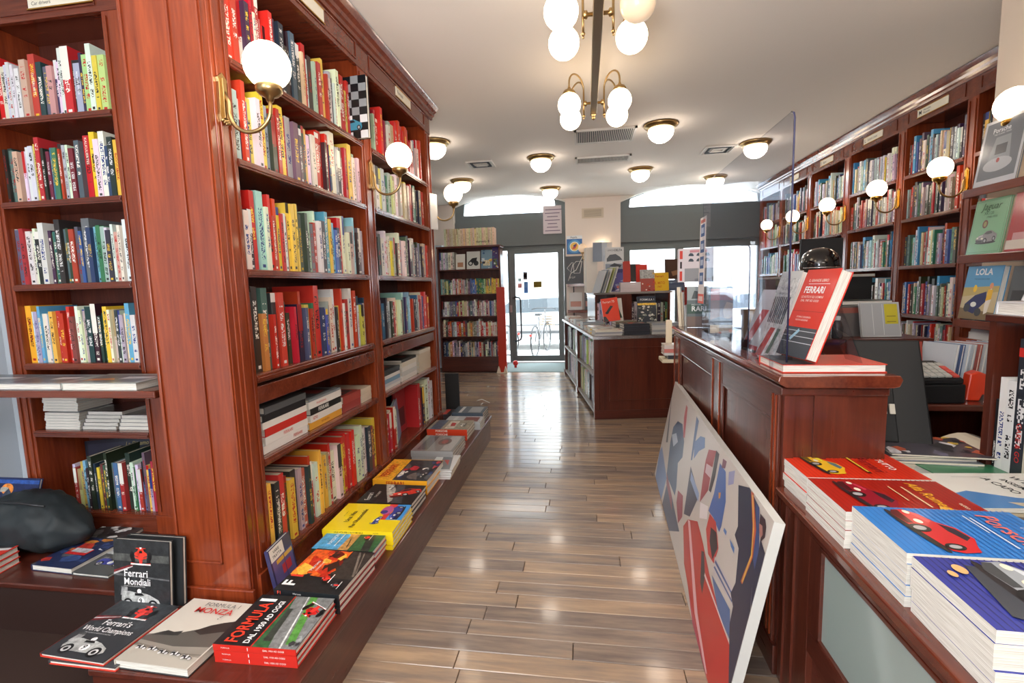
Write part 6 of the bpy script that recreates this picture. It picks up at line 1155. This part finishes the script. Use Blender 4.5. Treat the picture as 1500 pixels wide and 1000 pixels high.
# display rack at the right
dr = empty('display_rack', 'wooden display rack with face out books on the cream pillar', 'rack', loc=(2.05, 0, 0))
for z in (1.25, 1.60, 1.95): part('shelf', MB().box(0, 2.0, z-.045, .30, 3.09, z), WY, dr, bevel=.003)
for y_ in (2.88, 2.2): part('metal_strip', MB().box(.285, y_, .6, .30, y_+.07, 2.4), mat('grey steel strip', (150, 154, 154), .4, metal=.6), dr)
part('lower_panel', MB().box(.0, 2.85, 1.0, .02, 3.05, 1.15), WV, dr)
def rack(lab, y, z, w, h, c, art, tx=(), x=2.085, wrap=True, t_=.012, up_=(.14, 0, 1)): return cbook('display_book', lab, frame((x, y, z+.001), (0, -1, 0), up_), w, h, t_, c, art=art, texts=tx, wrap=wrap, pm=PRINT)
rack('grey wrapped magazine with a silver car on the top shelf of the display rack', 3.055, 1.95, .265, .335, (120, 126, 134), [((206, 208, 212), rect(0, 0, .265, .335)), ((112, 118, 126), rect(.015, .03, .25, .32)), ((150, 156, 162), [(.06, .12), (.2, .12), (.18, .24), (.09, .24)]), ((190, 194, 198), ell(.13, .1, .09, .035)), ((70, 76, 84), rect(.1, .15, .17, .2)), ((180, 50, 50), ell(.13, .12, .01, .012))], [('Porsche', .06, .275, .034, (236, 238, 240), dict(bold=.01)), ('THE CLASSIC YEARS', .07, .255, .012, (220, 222, 226))])
rack('tan booklet beside the grey wrapped magazine on the rack top shelf', 2.77, 1.95, .2, .30, (186, 160, 130), [((120, 90, 60), [(.03, .05), (.15, .06), (.14, .14), (.05, .14)])])
rack('green book with a grey sports car on the middle shelf', 3.07, 1.60, .22, .285, (132, 186, 140), [((110, 160, 118), rect(.008, .008, .212, .277)), ((132, 186, 140), rect(.011, .011, .209, .274)), ((120, 70, 60), ell(.09, .155, .018, .022)), ((160, 150, 90), ell(.09, .155, .01, .014))]+gt(.115, .085, .065, (150, 146, 146), (90, 90, 90)), [('Jaguar', .05, .245, .05, (50, 80, 60), dict(shear=.3)), ('XK120', .07, .21, .022, (60, 90, 70)), ('1948-1954', .09, .19, .016, (60, 90, 70))])
for i in range(3): rack('red wrapped booklet, %s layer of the red pile on the middle shelf' % ORD(3-i), 2.835-.012*i, 1.60, .26, .285, (190, 40, 44), [((176, 44, 48), rect(0, 0, .26, .285)), ((206, 150, 150), rect(0.03, .03, .26, .09)), ((220, 206, 190), rect(.0, .01, .12, .055))] if i == 2 else (), [('60', .08, .13, .08, (214, 130, 130))] if i == 2 else (), x=2.11-.016*i)
lo_ = [((92, 160, 206), rect(0, .16, .235, .29)), ((206, 190, 150), rect(0, .0, .235, .165)), ((190, 170, 110), [(0, .12), (.235, .15), (.235, .18), (0, .17)]), ((130, 110, 80), [(0, 0), (.235, 0), (.235, .04), (0, .06)]), ((44, 50, 100), [(.03, .05), (.1, .03), (.17, .1), (.16, .15), (.09, .13), (.03, .08)]), ((236, 236, 230), ell(.09, .08, .02, .014)), ((240, 200, 60), ell(.08, .165, .012, .02)), ((236, 230, 220), [(.17, .03), (.19, .04), (.2, .11), (.19, .17), (.17, .15), (.165, .08)]), ((230, 160, 120), ell(.185, .18, .012, .016)), ((236, 190, 60), [(.165, .1), (.2, .11), (.2, .16), (.17, .16)]), ((60, 60, 66), ell(.05, .06, .022, .022)), ((60, 60, 66), ell(.13, .04, .022, .022))]
rack('book with a painted blue racing car on the lower rack shelf', 3.07, 1.25, .235, .285, (92, 160, 206), lo_, [('LOLA', .06, .252, .046, (236, 240, 244), dict(bold=.03)), ('THE RACING CARS', .06, .215, .012, (60, 90, 130))], t_=.03, wrap=False)
rack('dark grey book standing beside the painted racing car book', 2.80, 1.25, .18, .28, (96, 102, 108), [((60, 64, 70), rect(.02, .1, .16, .16)), ((190, 194, 198), rect(.03, .05, .15, .055))])
cbook('display_book', 'pale folder leaning against the rack near the workshop manuals', frame((2.02, 3.0, .932), (.2, -1, 0), (.32, -.02, 1)), .2, .42, .012, (190, 190, 190))
